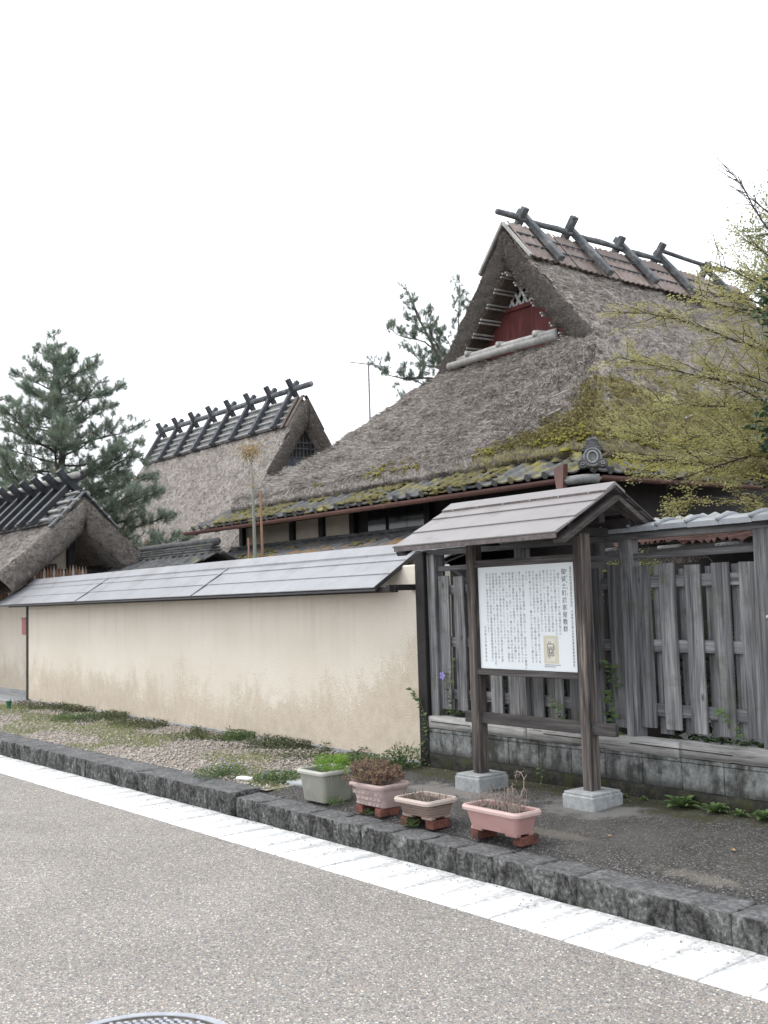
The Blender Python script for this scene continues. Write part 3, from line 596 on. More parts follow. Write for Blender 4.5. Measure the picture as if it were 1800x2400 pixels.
def notice_board():
    t = empty('notice_board', (-5.26, 5.41, .18), 'roofed wooden notice board with white panel of vertical Japanese text', 'notice board')
    for px in (-5.80, -4.735):
        c = (px, 5.41, 1.16); MB().box((px, 5.41, 1.16), (.078, .098, 1.72), None, .006, .001).own('post', M['signwood_z'], t, c)
        f = MB(); f.box((px-.01+.01, 5.41, .235), (.27, .30, .13), None, .008); f.box((px, 5.41, .307), (.25, .28, .02), None, .009); f.obj('footing', M['stone_foot'], t)
    MB().box((-5.22, 5.41, .722), (1.44, .038, .082), None, .004).own('cross_bar', M['signwood_x'], t, (-5.22, 5.41, .72))
    MB().box((-5.267, 5.40, 1.858), (.985, .05, .052), None, .004).own('frame_rail', M['signwood_x'], t, (-5.27, 5.4, 1.86))
    MB().box((-5.267, 5.395, 1.062), (.985, .06, .044), None, .004).own('frame_rail', M['signwood_x'], t, (-5.27, 5.395, 1.06))
    for px in (-5.752, -4.782): MB().box((px, 5.40, 1.458), (.016, .045, .745), None, .002).own('frame_stile', M['signwood_z'], t, (px, 5.4, 1.458))
    B0, B1, Z0, Z1, YB = -5.742, -4.792, 1.086, 1.830, 5.398
    b = MB().box(((B0+B1)/2, YB, (Z0+Z1)/2), (B1-B0, .012, Z1-Z0), None, .001).obj('panel', M['board'], t)
    W, Hh = B1-B0, Z1-Z0; y = YB-.0068; U = lambda u: B0+W*u; V = lambda v: Z1-Hh*v
    mb = MB(); text_col(mb, TITLE, U(.897), V(.055), Hh*.0655, Hh*.060, y); text_col(mb, HEAD, U(.963), V(.04), Hh*.0285, Hh*.0262, y)
    text_col(mb, 'おかちまち', U(.928), V(.062), Hh*.055, Hh*.022, y); mb.obj('title_lettering', M['ink'], b)
    mb = MB()
    for i, s in enumerate(BODY): text_col(mb, s, U(.845-.0355*i), V(.06), Hh*(.0312 if i > 5 else .0305), Hh*.0292, y)
    text_col(mb, '丹波篠山市教育委員会', U(.845-.0355*22), V(.58), Hh*.036, Hh*.0285, y); mb.obj('body_lettering', M['ink_soft'], b)
    # printed castle plan
    mp = MB(); mp.add([(U(.675), y, V(.93)), (U(.82), y, V(.93)), (U(.82), y, V(.67)), (U(.675), y, V(.67))], [(0, 1, 2, 3)]); o = mp.obj('map_print', M['map_tan'], b)
    def ring(u0, u1, v0, v1, w, yy, m, nm):
        q = MB()
        for (a0, a1, c0, c1) in ((u0, u1, v0, v0+w), (u0, u1, v1-w, v1), (u0, u0+w*.78, v0, v1), (u1-w*.78, u1, v0, v1)):
            q.add([(U(a0), yy, V(c1)), (U(a1), yy, V(c1)), (U(a1), yy, V(c0)), (U(a0), yy, V(c0))], [(0, 1, 2, 3)])
        q.obj(nm, m, b)
    q = MB(); q.add([(U(.705), y-.0004, V(.905)), (U(.785), y-.0004, V(.905)), (U(.785), y-.0004, V(.70)), (U(.705), y-.0004, V(.70))], [(0, 1, 2, 3)]); q.obj('map_print', M['map_pale'], b)
    ring(.712, .775, .745, .86, .006, y-.0008, M['ink'], 'map_print'); ring(.722, .765, .775, .845, .005, y-.0008, M['ink_soft'], 'map_print'); ring(.729, .758, .79, .835, .007, y-.0012, M['ink'], 'map_print')
    ring(.722, .745, .725, .744, .003, y-.0008, M['ink_soft'], 'map_print'); ring(.772, .785, .765, .80, .003, y-.0012, M['ink'], 'map_print'); ring(.715, .737, .862, .882, .003, y-.0008, M['ink_soft'], 'map_print')
    q = MB()
    for v0, u1 in ((.938, .825), (.955, .78)):
        u = .678
        while u < u1:
            w = random.uniform(.004, .011); q.add([(U(u), y, V(v0+.008)), (U(u+w), y, V(v0+.008)), (U(u+w), y, V(v0)), (U(u), y, V(v0))], [(0, 1, 2, 3)]); u += w+.003
    q.obj('caption_print', M['ink_soft'], b)
    # roof
    x0, x1 = -6.13, -4.50; ye, ze, yr, zr, yb, zb = 4.905, 1.995, 5.50, 2.318, 5.92, 2.075
    slope_rows(t, 'roof_panel', x0, x1, ye, ze, yr, zr, 3, M['sign_roof'], .012, .007); slope_rows(t, 'roof_panel', x0, x1, yb, zb, yr, zr, 3, M['sign_roof'], .012, .007)
    poly = [(yr-.10, zr-.052), (yr-.10, zr-.026), (yr, zr+.034), (yr+.10, zr-.026), (yr+.10, zr-.052), (yr, zr+.012)]
    MB().prism(poly, lambda p, q, d_: (d_, p, q), x0-.004, x1+.004).obj('ridge_cap', M['sign_roof'], t)
    MB().box(((x0+x1)/2, yr-.1025, zr-.039), (x1-x0, .003, .026), None, .001).obj('ridge_flashing', M['brown_edge'], t)
    for k in range(6): MB().box((x0+(x1-x0)*(k+.5)/6, yr-.106, zr-.036), (.011, .008, .011), None, .003).obj('screw', M['screw'], t)
    MB().box(((x0+x1)/2, ye+.005, ze-.012), (x1-x0-.002, .012, .034), None, .002).obj('eave_flashing', M['brown_edge'], t)
    MB().box(((x0+x1)/2, yb-.005, zb-.012), (x1-x0-.002, .012, .034), None, .002).obj('eave_flashing', M['brown_edge'], t)
    for xx, sg in ((x1-.022, 1), (x0+.022, -1)):
        for (ya, za) in ((ye+.05, ze-.045), (yb-.05, zb-.045)):
            MB().beam((xx, ya, za), (xx, yr, zr-.075), .034, .105, (1, 0, 0), .003).own('barge_board', M['signwood_y'], t, (xx, (ya+yr)/2, (za+zr)/2))
        for (ya, za) in ((ye-.004, ze+.004), (yb+.004, zb+.004)):
            MB().beam((xx+sg*.024, ya, za), (xx+sg*.024, yr, zr+.004), .006, .03, (1, 0, 0), .001).obj('rake_trim', M['brown_edge'], t)
    for yy, zz in ((5.41, 2.11), (5.10, 2.035), (5.72, 2.085)):
        MB().box((-5.315, yy, zz), (1.54, .06, .07), None, .004).obj('purlin', M['darkwood'], t)
    for px in (-5.80, -4.735): MB().box((px, 5.41, 2.03), (.06, .5, .06), None, .004).obj('tie_beam', M['darkwood'], t)
notice_board()

# ------------------------------------------------------------------ planters on bricks and what grows in them
def rounded(hx, hy, r, n=5):
    pts = []
    for cx, cy, a0 in ((hx-r, hy-r, 0), (-hx+r, hy-r, 90), (-hx+r, -hy+r, 180), (hx-r, -hy+r, 270)):
        for k in range(n+1): a = R(a0+90*k/n); pts.append((cx+r*math.cos(a), cy+r*math.sin(a)))
    return pts
def loft(mb, rings):                     # rings: (hx, hy, r, z)
    b = len(mb.v); n = 24
    for hx, hy, r, z in rings: mb.v += [(x, y, z) for x, y in rounded(hx, hy, r)]
    for i in range(len(rings)-1):
        for k in range(n): k2 = (k+1) % n; mb.f.append((b+i*n+k, b+i*n+k2, b+(i+1)*n+k2, b+(i+1)*n+k))
    return mb
def planter(label, cx, cy, z0, bx, by, tx, ty, h, mat_, rimmat, rz=0, style='plain', feet=False):
    t = empty('planter', (cx, cy, z0), label, 'planter'); t.rotation_euler[2] = rz
    mb = MB(); r = .03; zb = .016 if feet else 0
    L = lambda f: (bx+(tx-bx)*f, by+(ty-by)*f)
    rings = [(bx*.6, by*.6, r*.6, zb), (bx-.006, by-.006, r, zb)]
    st = []
    if style == 'groove':
        k = 6
        for i in range(k):
            f0, f1 = i/k, (i+1)/k; a = L(f0); b = L(f1); st += [(a[0], a[1], r, zb+(h-zb)*(f0+.012)), (b[0], b[1], r, zb+(h-zb)*(f1-.03)), (b[0]-.004, b[1]-.004, r, zb+(h-zb)*(f1-.012))]
    elif style == 'band':
        for f, d in ((0, 0), (.02, .004), (.06, .004), (.07, 0), (.10, .004), (.14, .004), (.15, 0), (.98, 0)): a = L(f); st.append((a[0]+d, a[1]+d, r, h*f))
    elif style == 'collar':
        for f, d in ((0, 0), (.74, 0), (.745, .007), (.97, .007)): a = L(f); st.append((a[0]+d, a[1]+d, r, zb+(h-zb)*f))
    else:
        for f in (0, .5, .97): a = L(f); st.append((a[0], a[1], r, zb+(h-zb)*f))
    a = L(.95); rings += st+[(a[0]-.012, a[1]-.012, r, h*.97), (bx-.012, by-.012, r*.8, h*.55)]
    loft(mb, rings)
    n = 24; base = len(mb.v); mb.v.append((0, 0, zb)); 
    for k in range(n): mb.f.append((k, base, (k+1) % n))
    mb.obj('body', mat_, t, smooth=False, local=True)
    w = .014; mb = loft(MB(), [(tx-.008, ty-.008, r, h-.03), (tx+w, ty+w, r+.012, h-.028), (tx+w+.003, ty+w+.003, r+.012, h-.012), (tx+w-.004, ty+w-.004, r+.01, h), (tx-.004, ty-.004, r, h), (tx-.012, ty-.012, r, h-.02)])
    mb.obj('rim', rimmat, t, local=True)
    mb = MB(); a = L(.8); ring = rounded(a[0]-.01, a[1]-.01, r*.8); nn = len(ring); zs = h*.8
    mb.v = [(x, y, zs+.006*noise.noise((x*30, y*30, cx))) for x, y in ring]+[(x*.5, y*.5, zs+.012) for x, y in ring]+[(0, 0, zs+.014)]
    for k in range(nn): k2 = (k+1) % nn; mb.f += [(k, k2, nn+k2, nn+k), (nn+k, nn+k2, 2*nn)]
    mb.obj('soil', M['soil'], t, local=True, smooth=True)
    if style == 'rib':
        for k in range(9):
            u = (k+.5)/9; mb = MB()
            for sx in (1,): mb.beam((bx-.001, -by*.75+1.5*by*u, h*.17), (tx-.003, -ty*.75+1.5*ty*u, h*.86), .010, .006, (1, 0, 0), .002)
            mb.obj('rib', mat_, t, local=True)
    if feet:
        for sx in (-1, 1):
            for sy in (-1, 1): MB().box((sx*(bx-.05), sy*(by-.022), .011), (.095, .042, .022), None, .006, 0).obj('foot', mat_, t, local=True)
    if style == 'brickpat':
        pass
    return t
def brick(x, y, label, rz=0, L=.155, w=.068, h=.052):
    c = Vector((x, y, gz(x, y)+.006+h/2)); o = MB().box(c, (w, L, h), None, .004, .0012).own('brick', M['brick'], None, c, label=label, cat='brick', group='bricks under the planters'); o.rotation_euler[2] = rz
def planters():
    planter('square sage green plastic planter with ribbed side and bright green herbs', -6.455, 4.475, .168, .135, .125, .155, .155, .225, M['pot_green'], M['rim_green'], .03, 'rib')
    t = planter('faded pink planter with brick pattern, full of reddish succulents', -5.785, 4.44, .222, .145, .085, .165, .125, .155, M['pot_pink'], M['pot_pink'], .05, 'collar')
    for row in range(3):                 # embossed brick courses of the pink planter
        for k in range(7):
            f = (row+.5)/3*.70; hx = .145+.02*f; hy = .085+.04*f; z = .155*f+.004; n = 5; xx = -hx+.03+(k+.5*(row % 2))*(2*hx-.05)/6
            if abs(xx) > hx-.03: continue
            MB().box((xx, -hy-.0006, z), ((2*hx-.05)/6-.004, .004, .031), Matrix.Rotation(-.25, 3, 'X'), .001).obj('embossed_brick', M['pot_pink'], t, local=True)
    planter('low beige planter with horizontal grooves and short dead stalks', -5.255, 4.405, .22, .14, .085, .155, .125, .125, M['pot_beige'], M['rim_beige'], .04, 'groove', True)
    planter('long rose pink planter on bricks holding tall dry twigs', -4.585, 4.425, .222, .195, .075, .225, .10, .148, M['pot_rose'], M['rim_rose'], .0, 'plain', True)
    for x, y, l, rz in [(-5.905, 4.42, 'dark brick under left end of the brick-patterned pink planter', .12), (-5.68, 4.42, 'dark brick under right end of the brick-patterned pink planter', -.05),
                        (-5.36, 4.38, 'brick under left end of the beige grooved planter', 0), (-5.145, 4.41, 'bright red brick under right end of the beige grooved planter', .02),
                        (-4.745, 4.43, 'red brick under left end of the rose pink planter', -.06), (-4.425, 4.46, 'blackened brick under right end of the rose pink planter', .04)]: brick(x, y, l, rz)
planters()
def stems_to(mb, base, tips, r0=.0025, r1=.0012, bow=.02):
    for tip in tips:
        b = Vector(base)+Vector((random.uniform(-.02, .02), random.uniform(-.02, .02), 0)); tip = Vector(tip)
        mid = (b+tip)/2+Vector((random.uniform(-bow, bow), random.uniform(-bow, bow), random.uniform(0, bow))); mb.tube([b, mid, tip], [r0, (r0+r1)/2, r1], 4, False)
def potted():
    t = empty('herb_plant', (-6.43, 4.47, .35), 'bright green feathery herb growing in the sage green planter', 'plant')
    mb = MB(); P = []; D = []
    for k in range(60):
        a = random.uniform(0, 6.28); r = .13*math.sqrt(random.random()); b = Vector((-6.40+r*math.cos(a)*1.0, 4.49+r*math.sin(a)*.8, .345)); tip = b+Vector((random.uniform(-.03, .06), random.uniform(-.03, .03), random.uniform(.04, .13)))
        mb.tube([b, (b+tip)/2+Vector((.006, 0, .004)), tip], .0015, 4, False)
        for q in range(34): P.append(tuple(tip+Vector((random.gauss(0, .017), random.gauss(0, .017), random.gauss(0, .012))))); D.append((random.gauss(0, 1), random.gauss(0, 1), random.uniform(0, 1.2)))
    mb.obj('stem', M['parsley'], t); V, F = leaf_arrays(np.array(P), np.array(D), RNG.uniform(.007, .015, len(P)), .006); np_mesh('foliage', V, F, M['parsley'], t)
    t = empty('sedum_plant', (-5.8, 4.45, .36), 'reddish brown succulent spilling over the brick-patterned pink planter', 'plant'); mb = MB(); P = []; D = []
    for k in range(150):
        a = random.uniform(0, 6.28); r = math.sqrt(random.random()); b = Vector((-5.82+.13*r*math.cos(a), 4.45+.08*r*math.sin(a), .35)); tip = Vector((-5.85+.26*r*math.cos(a), 4.45+.19*r*math.sin(a), .40+.085*(1-r*r)+random.uniform(-.03, .05)))
        if r > .88 and math.cos(a) < -.2: tip.z -= .05
        mb.tube([b, (b+tip)/2+Vector((0, 0, .012)), tip], .0022, 4, False)
        for q in range(20):
            s = random.random()**.5; p = b.lerp(tip, .35+.65*s); P.append(tuple(p+Vector((random.gauss(0, .008), random.gauss(0, .008), random.gauss(0, .006))))); D.append((random.gauss(0, 1), random.gauss(0, 1), random.uniform(.1, 1.4)))
    mb.obj('stem', M['deadtwig'], t); V, F = leaf_arrays(np.array(P), np.array(D), RNG.uniform(.012, .024, len(P)), .011, .25); np_mesh('foliage', V, F, M['sedum'], t)
    # dead stalks
    t = empty('dead_plant', (-5.255, 4.405, .33), 'short dead stalks standing in the low beige planter', 'plant'); mb = MB()
    for k in range(95):
        b = Vector((-5.255+random.uniform(-.13, .13), 4.405+random.uniform(-.09, .09), .318)); h = random.uniform(.02, .065)
        tip = b+Vector((random.gauss(0, .022), random.gauss(0, .02), h)); mb.tube([b, (b+tip)/2+Vector((random.gauss(0, .006), 0, .006)), tip], [.0026, .0022, .0013], 4, False)
    mb.obj('stalks', M['deadtwig'], t)
    t = empty('dead_plant', (-4.585, 4.425, .35), 'tall dry twigs and one curled stem in the rose pink planter', 'plant'); mb = MB()
    for k in range(190):
        u = random.random(); x = -4.585-.18+.36*u; b = Vector((x, 4.425+random.uniform(-.075, .075), .338)); h = random.uniform(.02, .085)+(.10*random.random() if .55 < u < .85 else 0)+(.05*random.random() if u < .12 else 0)
        tip = b+Vector((random.gauss(0, .025), random.gauss(0, .02), h)); mid = (b+tip)/2+Vector((random.gauss(0, .01), random.gauss(0, .006), .008)); mb.tube([b, mid, tip], [.0022, .0018, .001], 4, False)
        if h > .08:
            for q in range(3): p = mid.lerp(tip, random.random()); mb.tube([p, p+Vector((random.gauss(0, .02), random.gauss(0, .02), random.uniform(.005, .03)))], [.0013, .0007], 3, False)
    cp = [Vector(p) for p in ((-4.50, 4.45, .34), (-4.47, 4.47, .42), (-4.445, 4.48, .49), (-4.44, 4.48, .54), (-4.465, 4.48, .575), (-4.50, 4.48, .575), (-4.515, 4.48, .55))]
    mb.tube(cp, [.003, .003, .0028, .0025, .0022, .0018, .0012], 5)
    for p in cp[2:]:
        for q in range(5): mb.tube([p, p+Vector((random.gauss(0, .014), random.gauss(0, .014), random.gauss(0, .014)))], [.0016, .0008], 3, False)
    mb.obj('twigs', M['deadtwig'], t)
potted()

# ------------------------------------------------------------------ thatched buildings
class Thatch:                            # grid patches with rough relief, and the straw standing on them
    def __init__(s, amp=.04, freq=2.2): s.mb = MB(); s.amp = amp; s.freq = freq; s.samples = []
    def patch(s, fn, nu, nv, amp=None, strands=0, down=None, out=0.0, key='top'):
        A = np.array([[fn(i/nu, j/nv) for j in range(nv+1)] for i in range(nu+1)], dtype=float)
        du = np.gradient(A, axis=0); dv = np.gradient(A, axis=1); N = unit(np.cross(du, dv)); 
        a = s.amp if amp is None else amp
        for i in range(nu+1):
            for j in range(nv+1):
                p = A[i, j]; h = noise.noise((p[0]*s.freq, p[1]*s.freq, p[2]*s.freq))*.5+noise.noise((p[0]*s.freq*2.6, p[1]*s.freq*2.6, p[2]*s.freq*4))*.45+noise.noise((p[0]*4.6*s.freq, p[1]*4.6*s.freq, p[2]*7*s.freq))*.5
                A[i, j] = p+N[i, j]*h*a
        b = len(s.mb.v); s.mb.v += [tuple(q) for q in A.reshape(-1, 3)]
        for i in range(nu):
            for j in range(nv): q = b+i*(nv+1)+j; s.mb.f.append((q, q+1, q+nv+2, q+nv+1))
        if strands:
            ar = np.linalg.norm(np.cross(A[1:, :-1]-A[:-1, :-1], A[:-1, 1:]-A[:-1, :-1]), axis=2).ravel(); pr = ar/ar.sum()
            c = RNG.choice(len(ar), strands, p=pr); I, J = c//nv, c % nv; fu, fv = RNG.random((2, strands))[:, :, None]
            P = A[I, J]*(1-fu)*(1-fv)+A[I+1, J]*fu*(1-fv)+A[I, J+1]*(1-fu)*fv+A[I+1, J+1]*fu*fv
            Nn = N[I, J]; Dn = unit(dv[I, J]) if down is None else np.tile(np.array(down, float), (strands, 1))
            s.samples.append((key, P, Nn, Dn, out))
    def straw(s, L=(.06, .18), W=(.006, .014), key='top', spread=.5):
        Vs = []; Fs = []; k = 0
        for kk, P, N, D, out in s.samples:
            if kk != key: continue
            n = len(P); up = np.where((N[:, 2:3] < 0), -1, 1)*N if key == 'top' else N
            d = unit(D+up*RNG.uniform(.02, .35+out, (n, 1))+RNG.normal(size=(n, 3))*spread*.55)
            V, F = blade_arrays(P-d*.02, d, RNG.uniform(*L, n), RNG.uniform(*W, n)); Vs.append(V); Fs.append(F+k); k += len(V)
        return (np.concatenate(Vs), np.concatenate(Fs)) if Vs else (None, None)
def tile_mesh(name, mat_, w=.27, l=.30, roll=.034, lip=True):
    mb = MB(); n = 10
    prof = []
    for i in range(n+1):
        u = i/n; z = roll*math.cos((u-.18)/.36*math.pi*.9)*(1 if u < .36 else 0) if u < .36 else -.012*math.sin((u-.36)/.64*math.pi)
        prof.append(((u-.5)*w, z))
    th = .016
    for yy in (0, l): mb.v += [(x, yy, z) for x, z in prof]
    for yy in (0, l): mb.v += [(x, yy, z-th) for x, z in prof]
    m = n+1
    for i in range(n): mb.f += [(i, i+1, m+i+1, m+i), (2*m+i, 3*m+i, 3*m+i+1, 2*m+i+1), (i, 2*m+i, 2*m+i+1, i+1), (m+i, m+i+1, 3*m+i+1, 3*m+i)]
    mb.f += [(0, m, 3*m, 2*m), (n, 2*m+n, 3*m+n, m+n)]
    if lip:                               # rounded eave end of the roll
        cx = (-.5+.18)*w; k = 12; vs = [(cx, -.004, 0)]+[(cx+.046*math.cos(2*math.pi*q/k), -.004, .046*math.sin(2*math.pi*q/k)) for q in range(k)]
        vs += [(x, .03, z) for x, y, z in vs[1:]]; mb.add(vs, [(0, 1+(q+1) % k, 1+q) for q in range(k)]+[(1+q, 1+(q+1) % k, 1+k+(q+1) % k, 1+k+q) for q in range(k)])
    return mb.mesh(name, mat_)
def tile_field(parent, eave_mesh, mesh, p0, along, inward, cols, rows, w, l, rise, clip=None, name='roof_tile'):
    # p0 eave corner, along = unit vector along the eave, inward = unit horizontal vector up the slope
    p0 = Vector(p0); al = Vector(along); inn = Vector(inward); sl = (inn+Vector((0, 0, rise))).normalized(); nn = al.cross(sl)
    base = Matrix((al, sl, nn)).transposed().to_4x4(); og = origin_of(parent)
    for r in range(rows):
        for c in range(cols):
            p = p0+al*(w*(c+.5))+sl*(l*.86*r)+nn*(.014*0+.004)
            if clip and not clip(p): continue
            o = bpy.data.objects.new(name, eave_mesh if r == 0 else mesh); COL.objects.link(o); o.parent = parent
            J = Matrix.Rotation(R(random.uniform(-1.6, 1.6)), 4, 'Z') @ Matrix.Rotation(R(3.2+random.uniform(-1, 1)), 4, 'X')
            o.matrix_local = Matrix.Translation(p-og+nn*random.uniform(0, .008)) @ base @ J
def moss_lumps(pts, sz, flat=.55):
    V = []; F = []; k = 0; n1 = 7
    for p, s_ in zip(pts, sz):
        f0 = k; ph = random.random()*6
        for ring, (rr, zz) in enumerate(((1, -.25), (.95, .25), (.6, .75))):
            for q in range(n1):
                a = 2*math.pi*q/n1+ph; j = 1+random.uniform(-.25, .25); V.append((p[0]+s_*rr*j*math.cos(a), p[1]+s_*rr*j*math.sin(a), p[2]+s_*flat*zz*j))
        V.append((p[0], p[1], p[2]+s_*flat)); k += 22
        for r in range(2):
            for q in range(n1): a, b = f0+r*n1+q, f0+r*n1+(q+1) % n1; F += [(a, b, b+n1), (a, b+n1, a+n1)]
        for q in range(n1): F.append((f0+14+q, f0+14+(q+1) % n1, f0+21))
    return np.array(V), np.array(F)
HX, HG, HE = -11.75, 11.9, 9.12           # main house: ridge line x, gable plane y, front eave y
def zs(d): return 7.52-1.22*d+.05*d*d
def zf(y): t = (y-HE)/(HG-HE); return 3.43+2.08*t-.10*math.sin(math.pi*t)
DG = 1.84
def hip_y(d):                            # front limit of the side slopes
    if d <= DG: return HG
    z = zs(d); lo, hi = HE-.3, HG
    for _ in range(30):
        m = (lo+hi)/2
        if zf(m) < z: lo = m
        else: hi = m
    return (lo+hi)/2
def main_house():
    t = empty('thatched_house', (-11.75, 12, .12), 'large thatched farmhouse with mossy roof corner and red gable panel', 'house')
    T = Thatch(.11, 1.9); YB = 18.4; de = 4.06
    dl = [hip_y(de*j/48) for j in range(49)]
    def side(sg):
        def fn(a, b):
            d = de*b; y0 = np.interp(b, np.linspace(0, 1, 49), dl); y = y0+(YB-y0)*a; return (HX+sg*d, y, zs(d)+.03*math.sin(y*1.1))
        return fn
    T.patch(side(1), 130, 90, strands=60000, key='top'); s1 = side(-1); T.patch(lambda a, b: s1(1-a, b), 50, 40, strands=5000, key='top')
    def front(a, b):                     # b from top down
        y = HG-(HG-HE)*b; z = zf(y); lo, hi = DG-.02, de+.1
        for _ in range(24):
            m = (lo+hi)/2
            if zs(m) > z: lo = m
            else: hi = m
        return (HX+(2*a-1)*lo, y, z-.02)
    fr = lambda a, b: front(a, b)
    T.patch(fr, 170, 84, strands=75000, key='top')
    # rounded eave noses
    def nose(p, out, a): th = a*math.pi*.62; return (p[0]+out[0]*.10*math.sin(th)-out[0]*.5*max(0, a-.62), p[1]+out[1]*.10*math.sin(th)-out[1]*.5*max(0, a-.62), p[2]-.27*a**1.1)
    T.patch(lambda a, b: nose(front(a, 1), (0, -1), b), 150, 10, amp=.07, strands=9000, down=(0, -.35, -1), key='end')
    sd = side(1); T.patch(lambda a, b: nose(sd(a, 1), (1, 0), b), 120, 10, amp=.07, strands=7000, down=(.35, 0, -1), key='end')
    # thick cut verge of the gable, both sides of the apex
    TH = .36
    def verge(sg):
        def fn(a, b):
            d = (DG+.12)*a; z = zs(d); nx, nz = .77*sg, .64; th = b*math.pi; k = (1-math.cos(th))/2*TH*(1-.12*a); bulge = math.sin(th)*.07
            wd = .0 if a < .9 else (a-.9)*1.2
            return (HX+sg*d-nx*k*(1 if d > .2 else d/.2*.9+.1), HG-bulge-wd*.4+.02, z-nz*k*(1.35-.35*min(1, d/.3)))
        return fn
    v1 = verge(1); v2 = verge(-1)
    T.patch(v1, 44, 12, amp=.05, strands=24000, down=(0, -1, -.25), key='end'); T.patch(lambda a, b: v2(1-a, b), 44, 12, amp=.05, strands=24000, down=(0, -1, -.25), key='end')
    def under(sg):
        def fn(a, b): p = verge(sg)(a, 1); return (p[0], p[1]+b*.75, p[2])
        return fn
    u1, u2 = under(1), under(-1); T.patch(u1, 20, 3, amp=.02); T.patch(lambda a, b: u2(1-a, b), 20, 3, amp=.02)
    # underside and back closure
    T.mb.add([(HX-de, YB, zs(de)), (HX, YB, zs(0)), (HX+de, YB, zs(de))], [(0, 2, 1)])
    roof = T.mb.obj('thatch_roof', M['thatch'], t, smooth=True)
    V, F = T.straw((.06, .22), (.007, .017)); np_mesh('thatch_straw', V, F, M['straw'], roof, kind='stuff')
    V, F = T.straw((.03, .085), (.005, .011), 'end', .7); np_mesh('thatch_cut_ends', V, F, M['straw_dark'], roof, kind='stuff')
    # loose long stems lying on the roof
    for (x, y, dx, dy) in ((-9.35, 10.25, .22, .1), (-9.0, 9.75, .14, .1), (-8.3, 11.8, .1, -.3), (-10.3, 9.9, .12, .05)):
        d = abs(x-HX); z = min(zs(d), zf(y) if y < HG else 99)+.05; z2 = min(zs(abs(x+dx-HX)), zf(y+dy) if y+dy < HG else 99)+.05
        MB().tube([(x, y, z), (x+dx, y+dy, z2)], .012, 6).obj('loose_stem', M['bamboo'], roof)
    # moss cushions on the ragged eave and the corner
    pts = []; sz = []
    for k in range(1500):
        a = random.random()**.6; p = front(a, 1-.10*random.random()**2); 
        if noise.noise((p[0]*1.4, 3, 7)) > -.05+.3*(1-a): pts.append((p[0], p[1]-.05, p[2]-random.uniform(-.02, .10))); sz.append(random.uniform(.010, .028))
    for k in range(1200):
        p = sd(random.random()*.75, 1-.05*random.random())
        if noise.noise((p[1]*1.3, p[2]*2, 2)) > -.2: pts.append((p[0]+.03, p[1], p[2]-random.uniform(-.02, .10))); sz.append(random.uniform(.010, .028))
    V, F = moss_lumps(pts, sz, .9); np_mesh('eave_moss', V, F, M['moss'], roof, kind='stuff')
    # ridge covering: three lapped rows of pinkish sheets each side, with cleats
    rc = 0
    for sg in (1, -1):
        d = Vector((sg*.64, 0, -.77)); n = Vector((sg*.77, 0, .64)); y0 = HG+.0; seg = (YB-y0)/6
        for r in range(3):
            for k in range(6):
                ya, yb = y0+seg*k+.004, y0+seg*(k+1)-.004; a0 = .30*r; a1 = .30*(r+1)+.03
                P = Vector((HX, 0, 7.66)); mb = MB(); nn = 22
                def fn(a, b):
                    y = ya+(yb-ya)*a; p = P+d*(a0+(a1-a0)*b)+n*(.02-.012*b+.028*(3-r)/3+.012*math.sin(a*nn*2.2)+.012*math.sin(y*1.7)); return (p.x, y, p.z)
                mb.sheet(fn if sg > 0 else (lambda a, b: fn(1-a, b)), nn*2, 2)
                b0 = len(mb.v); q = [tuple(fn(a/(nn*2), 1)) for a in range(nn*2+1)]
                mb.v += q+[(x-n.x*.02, y, z-n.z*.02) for x, y, z in q]; m = nn*2+1; mb.f += [(b0+i, b0+i+1, b0+m+i+1, b0+m+i) for i in range(m-1)]
                mb.obj('ridge_sheet', M['ridge_sheet'], t, smooth=True)
                for e in range(3 if r < 2 else 0):
                    ym = ya+(yb-ya)*(e+.5)/3; c = P+d*(a1-.01)+n*(.045+.028*(2-r)/3); MB().beam((c.x, ym-.16, c.z), (c.x, ym+.16, c.z), .03, .022, n, .004, .003).obj('ridge_cleat', M['chigi'], t)
        e = Vector((HX, y0-.03, 7.68)); MB().beam(e, e+d*.93, .05, .05, n, .006).obj('verge_board', M['bamboo'], t)
    # crossed ridge timbers and ridge pole
    pole = [Vector((HX, 11.75+i*.36, 7.84+.012*math.sin(i*1.9)-.004*i)) for i in range(13)]
    MB().tube(pole, [.048+.006*math.sin(i*2.1) for i in range(13)], 10).obj('ridge_pole', M['chigi_old'], t, smooth=True)
    MB().tube([(HX, 16.1, 7.99), (HX, 17.0, 7.96), (HX, 18.1, 7.95)], .04, 8).obj('ridge_pole', M['chigi_old'], t, smooth=True)
    for i, y in enumerate((12.38, 13.52, 14.85, 15.95, 17.45)):
        for sg in (1, -1):
            d = Vector((sg*.64, 0, -.77)); n = Vector((sg*.77, 0, .64)); a = Vector((HX, y+sg*.075, 7.66))+n*.12; top = a-d*(.37+.05*math.sin(i*3+sg)); bot = a+d*(.98+.08*math.sin(i*2))
            MB().beam(top, bot, .105, .125, (0, 1, 0), .012, .005).own('ridge_timber', M['chigi_old'], t, (top+bot)/2)
    # gable: red boards, white lattice, barge poles, bamboo sill
    gy = 12.32; ax = HX-.1
    def tri_w(z): return max(0, (7.08-z)/1.46*1.12)
    zb, zm = 5.62, 6.34; k = 8
